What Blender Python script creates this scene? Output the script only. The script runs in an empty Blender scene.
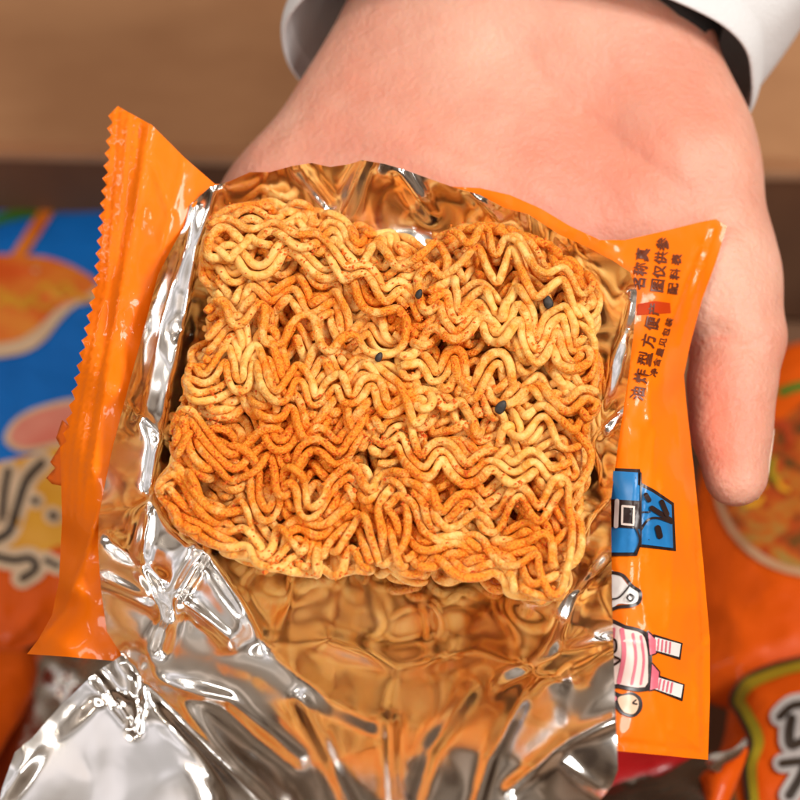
import bpy, bmesh, math, random
import numpy as np
from mathutils import Vector, Matrix
from mathutils.geometry import delaunay_2d_cdt

rng = np.random.default_rng(11)
random.seed(5)
sc = bpy.context.scene
COL = sc.collection

# ------------------------------------------------------------------ camera frame
PITCH = math.radians(50)
T = 1 / 6.0                                   # half width of the view at distance 1
D0 = 0.45                                     # focus distance
PX = D0 * T / 400.0                           # metres covered by one photo pixel at the focus distance
FWD = np.array([0, math.cos(PITCH), -math.sin(PITCH)])
UP = np.array([0, math.sin(PITCH), math.cos(PITCH)])
RIGHT = np.array([1.0, 0, 0])
ZB = 0.04                                     # height of the bags lying in the carton
CAM = np.array([0, 0, ZB + 0.63 * math.sin(PITCH)])

def W(px, py, d):
    px = np.asarray(px, float); py = np.asarray(py, float); d = np.asarray(d, float)
    x = (px - 400) / 400 * T * d; y = (400 - py) / 400 * T * d
    return CAM + x[..., None] * RIGHT + y[..., None] * UP + d[..., None] * FWD

def D(py):                                    # plane of the held packet, leaning back a little
    return D0 * (1 + (400 - np.asarray(py, float)) * 0.00014)

def F(px, py, hmm):                           # a point hmm millimetres in front of the packet plane
    return W(px, py, D(py) - np.asarray(hmm, float) / 1000)

def dplane(px, py, z=ZB):                     # distance to a level plane
    y = (400 - np.asarray(py, float)) / 400 * T
    return (CAM[2] - z) / -(FWD[2] + UP[2] * y) + 0 * np.asarray(px, float)

# ------------------------------------------------------------------ numeric helpers
def vnoise(x, y, seed=0):
    x = np.asarray(x, float); y = np.asarray(y, float)
    xi = np.floor(x).astype(np.int64); yi = np.floor(y).astype(np.int64)
    fx = x - xi; fy = y - yi
    fx = fx * fx * fx * (fx * (fx * 6 - 15) + 10); fy = fy * fy * fy * (fy * (fy * 6 - 15) + 10)
    def h(a, b):
        n = (a * 374761393 + b * 668265263 + seed * 982451653) & 0xffffffff
        n = ((n ^ (n >> 13)) * 1274126177) & 0xffffffff
        return ((n ^ (n >> 16)) & 0xffff) / 32767.5 - 1
    return (h(xi, yi) * (1 - fx) + h(xi + 1, yi) * fx) * (1 - fy) + (h(xi, yi + 1) * (1 - fx) + h(xi + 1, yi + 1) * fx) * fy

def fbm(x, y, seed=0, octv=3):
    r = 0; a = 1
    for i in range(octv):
        r = r + a * vnoise(x * 2 ** i, y * 2 ** i, seed + i * 17); a *= .5
    return r

def rbf(ctrl, c=18.0):
    P = np.array(ctrl, float); n = len(P)
    phi = lambda r2: np.sqrt(r2 + c * c)
    A = np.zeros((n + 3, n + 3))
    A[:n, :n] = phi(((P[:, None, :2] - P[None, :, :2]) ** 2).sum(-1))
    A[:n, n] = 1; A[:n, n + 1:] = P[:, :2] / 400; A[n:, :n] = A[:n, n:].T
    w = np.linalg.lstsq(A, np.r_[P[:, 2], 0, 0, 0], rcond=None)[0]
    def f(x, y):
        x = np.asarray(x, float); y = np.asarray(y, float); sh = x.shape
        x = x.ravel(); y = y.ravel(); out = np.zeros_like(x)
        for s in range(0, len(x), 20000):
            xs, ys = x[s:s + 20000], y[s:s + 20000]
            r2 = (xs[:, None] - P[:, 0]) ** 2 + (ys[:, None] - P[:, 1]) ** 2
            out[s:s + 20000] = phi(r2) @ w[:n] + w[n] + xs / 400 * w[n + 1] + ys / 400 * w[n + 2]
        return out.reshape(sh)
    return f

def seg_dist(x, y, pl, closed=False):
    x = np.asarray(x, float); y = np.asarray(y, float)
    best = np.full(x.shape, 1e9)
    m = len(pl)
    for i in range(m if closed else m - 1):
        ax, ay = pl[i][:2]; bx, by = pl[(i + 1) % m][:2]
        dx, dy = bx - ax, by - ay
        t = np.clip(((x - ax) * dx + (y - ay) * dy) / (dx * dx + dy * dy + 1e-9), 0, 1)
        best = np.minimum(best, np.hypot(x - ax - t * dx, y - ay - t * dy))
    return best

def inside(x, y, poly):
    x = np.asarray(x, float); y = np.asarray(y, float)
    r = np.zeros(x.shape, bool); m = len(poly)
    for i in range(m):
        ax, ay = poly[i][:2]; bx, by = poly[(i + 1) % m][:2]
        if ay == by: continue
        c = ((ay > y) != (by > y)) & (x < (bx - ax) * (y - ay) / (by - ay) + ax)
        r ^= c
    return r

def resample(poly, step, closed=True):
    out = []; m = len(poly)
    for i in range(m if closed else m - 1):
        a = np.array(poly[i][:2], float); b = np.array(poly[(i + 1) % m][:2], float)
        k = max(1, int(round(np.linalg.norm(b - a) / step)))
        for j in range(k): out.append(tuple(a + (b - a) * j / k))
    if not closed: out.append(tuple(poly[-1][:2]))
    return out

def smooth_poly(poly, n=6, closed=True):      # Catmull-Rom
    P = [np.array(p[:2], float) for p in poly]; m = len(P); out = []
    for i in range(m if closed else m - 1):
        g = (lambda k: P[k % m]) if closed else (lambda k: P[min(max(k, 0), m - 1)])
        p0, p1, p2, p3 = g(i - 1), g(i), g(i + 1), g(i + 2)
        for j in range(n):
            t = j / n
            out.append(tuple(.5 * ((2 * p1) + (-p0 + p2) * t + (2 * p0 - 5 * p1 + 4 * p2 - p3) * t * t + (-p0 + 3 * p1 - 3 * p2 + p3) * t ** 3)))
    if not closed: out.append(tuple(P[-1]))
    return out

def facets(box, cell, amp, seed):             # crumple: piecewise flat facets between random points
    r = np.random.default_rng(seed)
    x0, y0, x1, y1 = box; pts = []
    for i in np.arange(x0 - cell, x1 + 2 * cell, cell):
        for j in np.arange(y0 - cell, y1 + 2 * cell, cell):
            pts.append((i + r.uniform(-.48, .48) * cell, j + r.uniform(-.48, .48) * cell))
    hv = r.normal(0, amp, len(pts))
    vs, _, fs, ov, _, _ = delaunay_2d_cdt([Vector(p) for p in pts], [], [], 0, 1e-4)
    hv = np.array([hv[o[0]] for o in ov])
    V = np.array([(v.x, v.y) for v in vs])
    def f(x, y):
        out = np.zeros(x.shape)
        order = np.argsort(x); xs = x[order]
        for tri in fs:
            a, b, c = V[tri[0]], V[tri[1]], V[tri[2]]
            lo = np.searchsorted(xs, min(a[0], b[0], c[0])); hi = np.searchsorted(xs, max(a[0], b[0], c[0]))
            if hi <= lo: continue
            idx = order[lo:hi]; X = x[idx]; Y = y[idx]
            det = (b[1] - c[1]) * (a[0] - c[0]) + (c[0] - b[0]) * (a[1] - c[1])
            if abs(det) < 1e-9: continue
            l0 = ((b[1] - c[1]) * (X - c[0]) + (c[0] - b[0]) * (Y - c[1])) / det
            l1 = ((c[1] - a[1]) * (X - c[0]) + (a[0] - c[0]) * (Y - c[1])) / det
            l2 = 1 - l0 - l1
            ok = (l0 >= -1e-6) & (l1 >= -1e-6) & (l2 >= -1e-6)
            out[idx[ok]] = (l0 * hv[tri[0]] + l1 * hv[tri[1]] + l2 * hv[tri[2]])[ok]
        return out
    return f

# ------------------------------------------------------------------ object helpers
def tag(o, label=None, cat=None, group=None, kind=None):
    if label: o['label'] = label
    if cat: o['category'] = cat
    if group: o['group'] = group
    if kind: o['kind'] = kind
    return o

def empty(name, loc, label=None, cat=None, group=None):
    o = bpy.data.objects.new(name, None); COL.objects.link(o)
    o.location = Vector(loc); o.empty_display_size = .01
    return tag(o, label, cat, group)

def mesh(name, V, Fc, mat, parent=None, smooth=True, solid=0):
    me = bpy.data.meshes.new(name)
    me.from_pydata([tuple(v) for v in np.asarray(V, float)], [], [tuple(int(i) for i in f) for f in Fc])
    me.update()
    if smooth: me.polygons.foreach_set('use_smooth', [True] * len(me.polygons))
    o = bpy.data.objects.new(name, me); COL.objects.link(o)
    for m in (mat if isinstance(mat, (list, tuple)) else [mat]): me.materials.append(m)
    if parent is not None:
        o.parent = parent
        o.matrix_parent_inverse = Matrix.Translation(-parent.location)
    if solid:
        s = o.modifiers.new('thickness', 'SOLIDIFY'); s.thickness = solid; s.offset = -1
    return o

def tri_sheet(poly, step, jitter=.25, seed=1, extra=()):
    """triangulate the inside of a pixel polygon; returns XY array and faces facing the camera"""
    poly = list(poly); n = len(poly)
    P = np.array(poly)
    xs = np.arange(P[:, 0].min() + step / 2, P[:, 0].max(), step); ys = np.arange(P[:, 1].min() + step / 2, P[:, 1].max(), step * .9)
    X, Y = np.meshgrid(xs, ys); X = X + (np.arange(len(ys)) % 2)[:, None] * step / 2
    r = np.random.default_rng(seed)
    X = (X + r.uniform(-jitter, jitter, X.shape) * step).ravel(); Y = (Y + r.uniform(-jitter, jitter, Y.shape) * step).ravel()
    ok = inside(X, Y, poly); X = X[ok]; Y = Y[ok]
    ok = seg_dist(X, Y, poly, True) > step * .45; X = X[ok]; Y = Y[ok]
    vs = [Vector(p) for p in poly] + [Vector(p) for p in zip(X, Y)]
    ed = [(i, (i + 1) % n) for i in range(n)]
    v, _, f, _, _, _ = delaunay_2d_cdt(vs, ed, [], 1, 1e-5)
    XY = np.array([(a.x, a.y) for a in v])
    fs = []
    for t in f:
        a, b, c = XY[t[0]], XY[t[1]], XY[t[2]]
        cr = (b[0] - a[0]) * (c[1] - a[1]) - (b[1] - a[1]) * (c[0] - a[0])
        fs.append(tuple(t) if cr < 0 else tuple(reversed(t)))     # y runs down in the photo
    return XY, fs

def sheet(name, poly, step, fn, mat, parent=None, solid=0, edge=None, smooth=True, seed=1):
    poly = resample(poly, edge or step)
    XY, fs = tri_sheet(poly, step, seed=seed)
    return mesh(name, fn(XY[:, 0], XY[:, 1]), fs, mat, parent, smooth, solid)

def ribbon_geo(line, width, fn, cap=True, lift=0.0):
    """a brush stroke of given pixel width following fn(px,py,lift)"""
    L = np.array(line, float)
    tg = np.gradient(L, axis=0); tg /= np.linalg.norm(tg, axis=1)[:, None] + 1e-9
    nn = np.stack([-tg[:, 1], tg[:, 0]], 1)
    wd = np.full(len(L), width / 2.0) if np.isscalar(width) else np.asarray(width) / 2.0
    A = L + nn * wd[:, None]; B = L - nn * wd[:, None]
    pts = np.concatenate([A, B]); n = len(L)
    fs = [(i, i + 1, n + i + 1, n + i) for i in range(n - 1)]
    if cap:
        for k, sgn in ((0, -1), (n - 1, 1)):
            base = len(pts); ring = []
            a0 = math.atan2(nn[k][1], nn[k][0])
            for j in range(0, 9):
                a = a0 - sgn * math.pi * j / 8
                ring.append(L[k] + wd[k] * np.array([math.cos(a), math.sin(a)]))
            pts = np.concatenate([pts, np.array(ring)])
            fs.append(tuple(range(base, base + 9)))
    V = fn(pts[:, 0], pts[:, 1], lift)
    out = []
    for f in fs:                                   # make them face the camera
        a = 0
        for i in range(len(f)):
            p, q = pts[f[i]], pts[f[(i + 1) % len(f)]]; a += p[0] * q[1] - q[0] * p[1]
        out.append(f if a < 0 else tuple(reversed(f)))
    return V, out

def strokes(name, lines, width, fn, mat, parent, lift=0.0, smooth_n=5, closed=False):
    Vs = []; Fs = []; n = 0
    for k, l in enumerate(lines):
        w = width[k] if isinstance(width, (list, tuple)) else width
        cl = closed
        pl = smooth_poly(l, smooth_n, cl) if smooth_n else resample(l, 3, cl)
        if cl: pl = pl + [pl[0], pl[1]]
        V, f = ribbon_geo(pl, w, fn, True, lift + k * .02)
        Vs.append(V); Fs += [tuple(i + n for i in t) for t in f]; n += len(V)
    return mesh(name, np.concatenate(Vs), Fs, mat, parent, True)

# ------------------------------------------------------------------ materials
def new_mat(name):
    m = bpy.data.materials.new(name); m.use_nodes = True
    return m, m.node_tree.nodes, m.node_tree.links, m.node_tree.nodes['Principled BSDF']

def noise_mat(name, c1, c2, rough=.4, metal=0., scale=60., bump=0., bscale=200., bdist=.001, coat=0., sss=0., detail=4, lo=.35, hi=.65, spec=.5, rvar=0.):
    m, N, L, B = new_mat(name)
    tc = N.new('ShaderNodeTexCoord')
    nz = N.new('ShaderNodeTexNoise'); nz.inputs['Scale'].default_value = scale; nz.inputs['Detail'].default_value = detail
    L.new(tc.outputs['Object'], nz.inputs['Vector'])
    rp = N.new('ShaderNodeValToRGB'); rp.color_ramp.elements[0].position = lo; rp.color_ramp.elements[1].position = hi
    rp.color_ramp.elements[0].color = (*c1, 1); rp.color_ramp.elements[1].color = (*c2, 1)
    L.new(nz.outputs['Fac'], rp.inputs['Fac']); L.new(rp.outputs['Color'], B.inputs['Base Color'])
    B.inputs['Roughness'].default_value = rough; B.inputs['Metallic'].default_value = metal
    B.inputs['Coat Weight'].default_value = coat; B.inputs['Coat Roughness'].default_value = .07
    B.inputs['Specular IOR Level'].default_value = spec
    if sss:
        B.inputs['Subsurface Weight'].default_value = sss; B.inputs['Subsurface Radius'].default_value = (.004, .0015, .0008); B.inputs['Subsurface Scale'].default_value = 1.0
    if rvar:
        n3 = N.new('ShaderNodeTexNoise'); n3.inputs['Scale'].default_value = scale * 2.7; L.new(tc.outputs['Object'], n3.inputs['Vector'])
        mr = N.new('ShaderNodeMapRange'); mr.inputs['From Min'].default_value = .3; mr.inputs['From Max'].default_value = .7
        mr.inputs['To Min'].default_value = max(.02, rough - rvar); mr.inputs['To Max'].default_value = rough + rvar
        L.new(n3.outputs['Fac'], mr.inputs['Value']); L.new(mr.outputs['Result'], B.inputs['Roughness'])
    if bump:
        n2 = N.new('ShaderNodeTexNoise'); n2.inputs['Scale'].default_value = bscale; n2.inputs['Detail'].default_value = 5
        L.new(tc.outputs['Object'], n2.inputs['Vector'])
        bp = N.new('ShaderNodeBump'); bp.inputs['Strength'].default_value = bump; bp.inputs['Distance'].default_value = bdist
        L.new(n2.outputs['Fac'], bp.inputs['Height']); L.new(bp.outputs['Normal'], B.inputs['Normal'])
    return m

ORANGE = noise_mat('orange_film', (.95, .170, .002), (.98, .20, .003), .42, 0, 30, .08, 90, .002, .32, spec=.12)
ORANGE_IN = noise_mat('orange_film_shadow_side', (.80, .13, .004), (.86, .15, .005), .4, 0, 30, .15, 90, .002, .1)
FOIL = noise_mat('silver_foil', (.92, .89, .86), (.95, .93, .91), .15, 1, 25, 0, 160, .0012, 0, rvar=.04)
BAG_ORANGE = noise_mat('shaded_orange_bag_film', (.66, .080, .002), (.74, .105, .003), .46, 0, 18, .35, 75, .005, .16, spec=.15)  # base colour lowered to include the shadow of the hand and held packet
BAG_BLUE = noise_mat('blue_bag_film', (.003, .13, .50), (.006, .17, .60), .46, 0, 18, .35, 75, .005, .16, spec=.15)
BAG_RED = noise_mat('red_bag_film', (.35, .003, .006), (.45, .006, .008), .35, 0, 18, .2, 60, .004, .2)
DARK_FOIL = noise_mat('dark_foil', (.10, .07, .05), (.30, .25, .2), .25, .9, 60, .5, 300, .002)
INK = noise_mat('black_print', (.012, .006, .006), (.03, .012, .01), .35)
BROWN_INK = noise_mat('brown_print', (.10, .018, .004), (.16, .03, .006), .4, 0, 400)
WHITE_P = noise_mat('white_print', (.80, .76, .72), (.86, .83, .8), .35)
GREY_P = noise_mat('grey_print', (.42, .38, .36), (.5, .46, .43), .35)
BLUE_P = noise_mat('blue_print', (.01, .16, .42), (.02, .22, .55), .35, 0, 120)
PINK_P = noise_mat('pink_print', (.72, .14, .2), (.8, .2, .26), .35)
PALEPINK_P = noise_mat('pale_pink_print', (.85, .62, .55), (.85, .7, .62), .35)
SKINTONE_P = noise_mat('peach_print', (.85, .55, .36), (.85, .6, .42), .35)
RED_BAND = noise_mat('red_band', (.50, .040, .003), (.60, .055, .004), .55, spec=.1)
YELLOW_P = noise_mat('yellow_print', (.72, .30, .015), (.80, .38, .02), .4, 0, 40)
ROSE_P = noise_mat('rose_print', (.70, .13, .08), (.78, .26, .18), .4, 0, 90)
OLIVE_P = noise_mat('olive_print', (.30, .24, .01), (.42, .30, .015), .4, 0, 80)
CHAR_P = noise_mat('charcoal_print', (.02, .012, .008), (.04, .025, .015), .4, 0, 80)
SOUP_P = noise_mat('soup_print', (.75, .10, .006), (.85, .30, .03), .4, 0, 70, detail=6)
RIM_P = noise_mat('bowl_rim_print', (.66, .42, .24), (.75, .55, .36), .4, 0, 60)
DIMRIM_P = noise_mat('dim_rim_print', (.50, .26, .13), (.58, .34, .19), .4, 0, 60)
REDFOOD_P = noise_mat('red_food_print', (.42, .035, .006), (.55, .09, .015), .4, 0, 120)
GREEN_P = noise_mat('green_print', (.03, .16, .01), (.05, .22, .02), .4)
CARD = noise_mat('cardboard', (.44, .205, .088), (.52, .255, .115), .85, 0, 25, .2, 300, .001)
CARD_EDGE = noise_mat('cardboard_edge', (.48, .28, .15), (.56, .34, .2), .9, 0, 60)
CARD_SHADE = noise_mat('shaded_cardboard', (.15, .07, .035), (.20, .095, .045), .9, 0, 25)  # same cardboard, its colour darkened for the shade inside the box
CLOTH = noise_mat('white_cloth', (.70, .69, .69), (.75, .74, .74), .9, 0, 40, .5, 1500, .0006)
DARKCLOTH = noise_mat('dark_cloth', (.012, .011, .011), (.03, .027, .026), .9, 0, 60, .4, 1500, .0006)
SEED = noise_mat('sesame_seed', (.012, .010, .010), (.045, .036, .03), .6, 0, 900, .4, 1500, .0003)
POWDER = noise_mat('chilli_powder', (.62, .07, .004), (.95, .26, .012), .8, 0, 900)
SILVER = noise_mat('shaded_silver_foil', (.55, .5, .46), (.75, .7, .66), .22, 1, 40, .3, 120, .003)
TABLE = noise_mat('table', (.16, .09, .05), (.22, .13, .07), .6)

def skin_mat():
    m, N, L, B = new_mat('skin')
    tc = N.new('ShaderNodeTexCoord')
    a = N.new('ShaderNodeTexNoise'); a.inputs['Scale'].default_value = 38; a.inputs['Detail'].default_value = 5; L.new(tc.outputs['Object'], a.inputs['Vector'])
    r = N.new('ShaderNodeValToRGB'); e = r.color_ramp.elements
    e[0].position = .32; e[0].color = (.66, .275, .19, 1); e[1].position = .68; e[1].color = (.74, .415, .305, 1)
    L.new(a.outputs['Fac'], r.inputs['Fac'])
    at = N.new('ShaderNodeAttribute'); at.attribute_name = 'redness'
    mx = N.new('ShaderNodeMix'); mx.data_type = 'RGBA'; mx.inputs['B'].default_value = (.78, .20, .11, 1)
    L.new(at.outputs['Fac'], mx.inputs['Factor']); L.new(r.outputs['Color'], mx.inputs['A'])
    L.new(mx.outputs['Result'], B.inputs['Base Color'])
    B.inputs['Roughness'].default_value = .5; B.inputs['Specular IOR Level'].default_value = .35
    B.inputs['Subsurface Weight'].default_value = .5; B.inputs['Subsurface Radius'].default_value = (.006, .002, .001); B.inputs['Subsurface Scale'].default_value = .6
    v = N.new('ShaderNodeTexNoise'); v.inputs['Scale'].default_value = 900; v.inputs['Detail'].default_value = 3; L.new(tc.outputs['Object'], v.inputs['Vector'])
    w = N.new('ShaderNodeTexNoise'); w.inputs['Scale'].default_value = 110; w.inputs['Detail'].default_value = 4; L.new(tc.outputs['Object'], w.inputs['Vector'])
    ad = N.new('ShaderNodeMath'); ad.operation = 'MULTIPLY_ADD'; ad.inputs[1].default_value = 3.; L.new(w.outputs['Fac'], ad.inputs[0]); L.new(v.outputs['Fac'], ad.inputs[2])
    b = N.new('ShaderNodeBump'); b.inputs['Strength'].default_value = .45; b.inputs['Distance'].default_value = .0008
    L.new(ad.outputs[0], b.inputs['Height']); L.new(b.outputs['Normal'], B.inputs['Normal'])
    return m
SKIN = skin_mat()
NAIL = noise_mat('nail', (.80, .50, .38), (.85, .58, .46), .25, 0, 60, coat=.3, sss=.3)

def noodle_mat():
    m, N, L, B = new_mat('fried_noodle')
    tc = N.new('ShaderNodeTexCoord')
    def nz(s, d, rough=.5):
        n = N.new('ShaderNodeTexNoise'); n.inputs['Scale'].default_value = s; n.inputs['Detail'].default_value = d; n.inputs['Roughness'].default_value = rough
        L.new(tc.outputs['Object'], n.inputs['Vector']); return n
    big = nz(120, 3); mid = nz(420, 4, .6); fine = nz(1500, 3, .6)
    s1 = N.new('ShaderNodeMath'); s1.operation = 'MULTIPLY_ADD'; s1.inputs[1].default_value = 1.45; L.new(big.outputs['Fac'], s1.inputs[0])
    s2 = N.new('ShaderNodeMath'); s2.operation = 'MULTIPLY_ADD'; s2.inputs[1].default_value = .7; L.new(mid.outputs['Fac'], s2.inputs[0])
    s3 = N.new('ShaderNodeMath'); s3.operation = 'MULTIPLY'; s3.inputs[1].default_value = .35; L.new(fine.outputs['Fac'], s3.inputs[0])
    L.new(s3.outputs[0], s2.inputs[2]); L.new(s2.outputs[0], s1.inputs[2])
    mp = N.new('ShaderNodeMapRange'); mp.inputs['From Min'].default_value = 1.12; mp.inputs['From Max'].default_value = 1.40
    pa = N.new('ShaderNodeAttribute'); pa.attribute_name = 'powder'
    ps = N.new('ShaderNodeMath'); ps.operation = 'MULTIPLY_ADD'; ps.inputs[1].default_value = .25; L.new(pa.outputs['Fac'], ps.inputs[0]); L.new(s1.outputs[0], ps.inputs[2])
    L.new(ps.outputs[0], mp.inputs['Value'])
    clean = N.new('ShaderNodeValToRGB'); e = clean.color_ramp.elements
    e[0].position = .3; e[0].color = (.98, .60, .20, 1); e[1].position = .7; e[1].color = (.98, .44, .065, 1)
    L.new(mid.outputs['Fac'], clean.inputs['Fac'])
    grain = nz(2300, 2, .7); pw = N.new('ShaderNodeValToRGB'); e = pw.color_ramp.elements
    e[0].position = .34; e[0].color = (.70, .075, .002, 1); e[1].position = .60; e[1].color = (1, .37, .03, 1)
    k = e.new(.40); k.color = (.98, .22, .006, 1)
    L.new(grain.outputs['Fac'], pw.inputs['Fac'])
    mx = N.new('ShaderNodeMix'); mx.data_type = 'RGBA'
    L.new(mp.outputs['Result'], mx.inputs['Factor']); L.new(clean.outputs['Color'], mx.inputs['A']); L.new(pw.outputs['Color'], mx.inputs['B'])
    L.new(mx.outputs['Result'], B.inputs['Base Color'])
    gb = N.new('ShaderNodeMath'); gb.operation = 'MULTIPLY'; L.new(grain.outputs['Fac'], gb.inputs[0]); L.new(mp.outputs['Result'], gb.inputs[1])
    hb_ = N.new('ShaderNodeMath'); hb_.operation = 'MULTIPLY_ADD'; hb_.inputs[1].default_value = 1.3; L.new(gb.outputs[0], hb_.inputs[0]); L.new(s3.outputs[0], hb_.inputs[2])
    B.inputs['Roughness'].default_value = .42; B.inputs['Specular IOR Level'].default_value = .4
    B.inputs['Subsurface Weight'].default_value = .25; B.inputs['Subsurface Radius'].default_value = (.002, .001, .0004); B.inputs['Subsurface Scale'].default_value = .6
    bp = N.new('ShaderNodeBump'); bp.inputs['Strength'].default_value = .8; bp.inputs['Distance'].default_value = .0006
    hc_ = N.new('ShaderNodeMath'); hc_.operation = 'MULTIPLY_ADD'; hc_.inputs[1].default_value = 1.4; L.new(mid.outputs['Fac'], hc_.inputs[0]); L.new(hb_.outputs[0], hc_.inputs[2])
    L.new(hc_.outputs[0], bp.inputs['Height']); L.new(bp.outputs['Normal'], B.inputs['Normal'])
    return m
NOODLE = noodle_mat()

# ------------------------------------------------------------------ the opened packet: heights in mm
FOIL_POLY = [(190, 205), (185, 225), (172, 248), (158, 275), (145, 325), (125, 400), (112, 450), (99, 515), (98, 545), (101, 590), (107, 632), (122, 655),
             (95, 673), (62, 704), (32, 738), (15, 752), (2, 788), (-12, 850), (592, 850), (600, 800), (612, 786), (618, 770), (615, 700), (612, 600), (611, 500), (618, 445), (628, 380),
             (634, 330), (637, 292), (630, 272), (612, 260), (585, 246), (560, 235), (528, 214), (505, 208), (480, 195), (450, 186), (430, 179), (405, 170), (385, 164), (362, 160), (350, 164),
             (330, 167), (312, 163), (292, 166), (270, 172), (250, 172), (230, 181), (210, 187)]
RIMS = {(190, 208), (172, 248), (145, 325), (125, 400), (112, 450), (99, 520), (100, 590), (230, 181), (292, 166), (350, 162), (430, 179), (505, 208), (560, 235), (612, 260), (637, 292), (630, 350), (618, 445), (611, 510), (612, 600)}
HF_PTS = [  # cake bed
    (260, 260, 0), (400, 260, 0), (540, 310, 0), (240, 400, 0), (400, 400, 0), (540, 420, 0), (230, 500, 0), (400, 520, 0), (520, 540, 0), (320, 330, 0), (320, 470, 0), (460, 340, 0), (470, 470, 0),
    (215, 250, .5), (200, 330, .5), (190, 400, .5), (175, 480, .5), (250, 550, 0), (350, 575, 0), (450, 590, 0), (540, 590, 0), (575, 480, .5), (585, 380, .5), (595, 310, .5), (300, 225, 0), (420, 225, 0), (520, 250, 0),
    # rims
    (190, 208, 9), (172, 248, 10), (145, 325, 11), (125, 400, 12), (112, 450, 12), (99, 520, 12), (100, 590, 11), (122, 655, 9),
    (168, 370, 4.5), (150, 480, 5), (140, 560, 4), (170, 600, 3), (150, 640, 6),
    (230, 181, 9), (292, 166, 11), (350, 162, 13), (430, 179, 11), (505, 208, 9), (560, 235, 9), (612, 260, 8), (637, 292, 7), (630, 350, 8), (618, 445, 10), (611, 510, 11), (612, 600, 12), (615, 700, 15), (618, 770, 18),
    # pocket under the cake
    (220, 620, 4), (300, 625, 3), (400, 640, 3.5), (500, 650, 4), (560, 640, 6), (240, 690, 13), (330, 690, 13), (430, 700, 15), (530, 700, 15), (250, 750, 20), (330, 750, 25), (420, 750, 27), (530, 750, 25),
    (390, 800, 35), (300, 800, 30), (480, 800, 34), (560, 800, 31), (390, 850, 42), (560, 850, 38), (300, 850, 35),
    # lower left flap
    (140, 690, 11.5), (190, 730, 12.2), (100, 700, 11.2), (60, 720, 11), (100, 770, 11.5), (30, 760, 10.4), (160, 780, 12.2), (220, 790, 13.2), (0, 800, 10), (60, 830, 11.2), (160, 850, 12.4), (240, 850, 13.6), (20, 850, 10.6)]
for (x, y, h) in list(HF_PTS):
    if (x, y) in RIMS:
        v = np.array([x - 395., y - 420.]); v /= np.linalg.norm(v); HF_PTS.append((x + v[0] * 24, y + v[1] * 24, h + 4.5))
hf = rbf(HF_PTS, 14)
fac1 = facets((-30, 140, 660, 860), 62, 1.15, 3)
fac2 = facets((-30, 140, 660, 860), 26, .42, 8)
fac3 = facets((-30, 140, 660, 860), 11, .10, 9)
RIDGES = [([(365, 160), (352, 190), (340, 215)], 7, 3.0), ([(300, 168), (330, 205)], 6, -2), ([(400, 172), (430, 215)], 6, 2.0), ([(470, 192), (500, 225)], 5, 1.5), ([(528, 214), (535, 245)], 5, -2),
          ([(215, 190), (196, 260), (182, 330)], 7, 2.5), ([(195, 205), (160, 320), (140, 420)], 8, -2), ([(182, 330), (160, 440), (150, 500)], 7, 2.2), ([(125, 400), (165, 440)], 6, 1.6),
          ([(205, 550), (175, 600), (160, 650)], 6, 2.4), ([(205, 550), (240, 600), (262, 640)], 7, 2.6), ([(150, 500), (140, 560), (165, 620)], 6, -1.8), ([(230, 640), (180, 600)], 5, -1.6), ([(110, 540), (160, 580)], 5, 1.4), ([(105, 580), (150, 600)], 5, -1.3),
          ([(128, 660), (190, 730), (260, 800), (300, 850)], 7, 3.0), ([(150, 680), (230, 700), (300, 760)], 6, -1.6), ([(140, 660), (135, 730)], 4, 1.4), ([(95, 675), (130, 720)], 4, -1.3),
          ([(300, 700), (330, 760), (370, 850)], 6, -2.4), ([(390, 720), (392, 770), (398, 850)], 6, 3.0), ([(470, 690), (430, 750), (410, 820)], 6, -2.2), ([(520, 700), (490, 760), (470, 830)], 6, 2.2),
          ([(330, 640), (400, 665), (480, 650), (560, 680)], 9, 1.4), ([(612, 640), (560, 655), (500, 690)], 6, -1.8), ([(615, 720), (570, 740), (510, 790)], 6, 2.2), ([(610, 560), (575, 600), (560, 650)], 6, -1.6), ([(608, 500), (590, 520), (570, 570)], 6, 1.6),
          ([(630, 300), (612, 360), (598, 420)], 7, 1.8), ([(618, 410), (592, 440), (600, 480)], 5, 1.8), ([(560, 240), (590, 280), (600, 320)], 5, -1.5), ([(250, 640), (330, 700), (370, 720)], 9, 1.2), ([(560, 760), (600, 790)], 5, -1.5)]
FLAP = [(125, 690), (180, 730), (255, 805), (255, 870), (-30, 870), (0, 800), (40, 745), (90, 695)]
def h_foil_raw(x, y):
    h = hf(x, y)
    fl = np.clip(seg_dist(x, y, FLAP, True) / 14, 0, 1) * inside(x, y, FLAP)       # the lower left flap stays nearly flat
    k = 1 - .93 * fl
    h = h + k * (1.05 * fac1(x, y) + (.16 + .42 * np.clip(1 - np.hypot((x - 170) / 130, (y - 600) / 110), 0, 1) + .25 * np.clip((x - 560) / 60, 0, 1)) * fac2(x, y) + .6 * fbm(x / 60, y / 60, 4, 2)) + .05 * fac3(x, y) + .05 * fac2(x, y) * fl
    for pl, w, a in RIDGES:
        h = h + a * np.exp(-(seg_dist(x, y, pl) / (w * 1.15)) ** 1.5)
    return h

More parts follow.
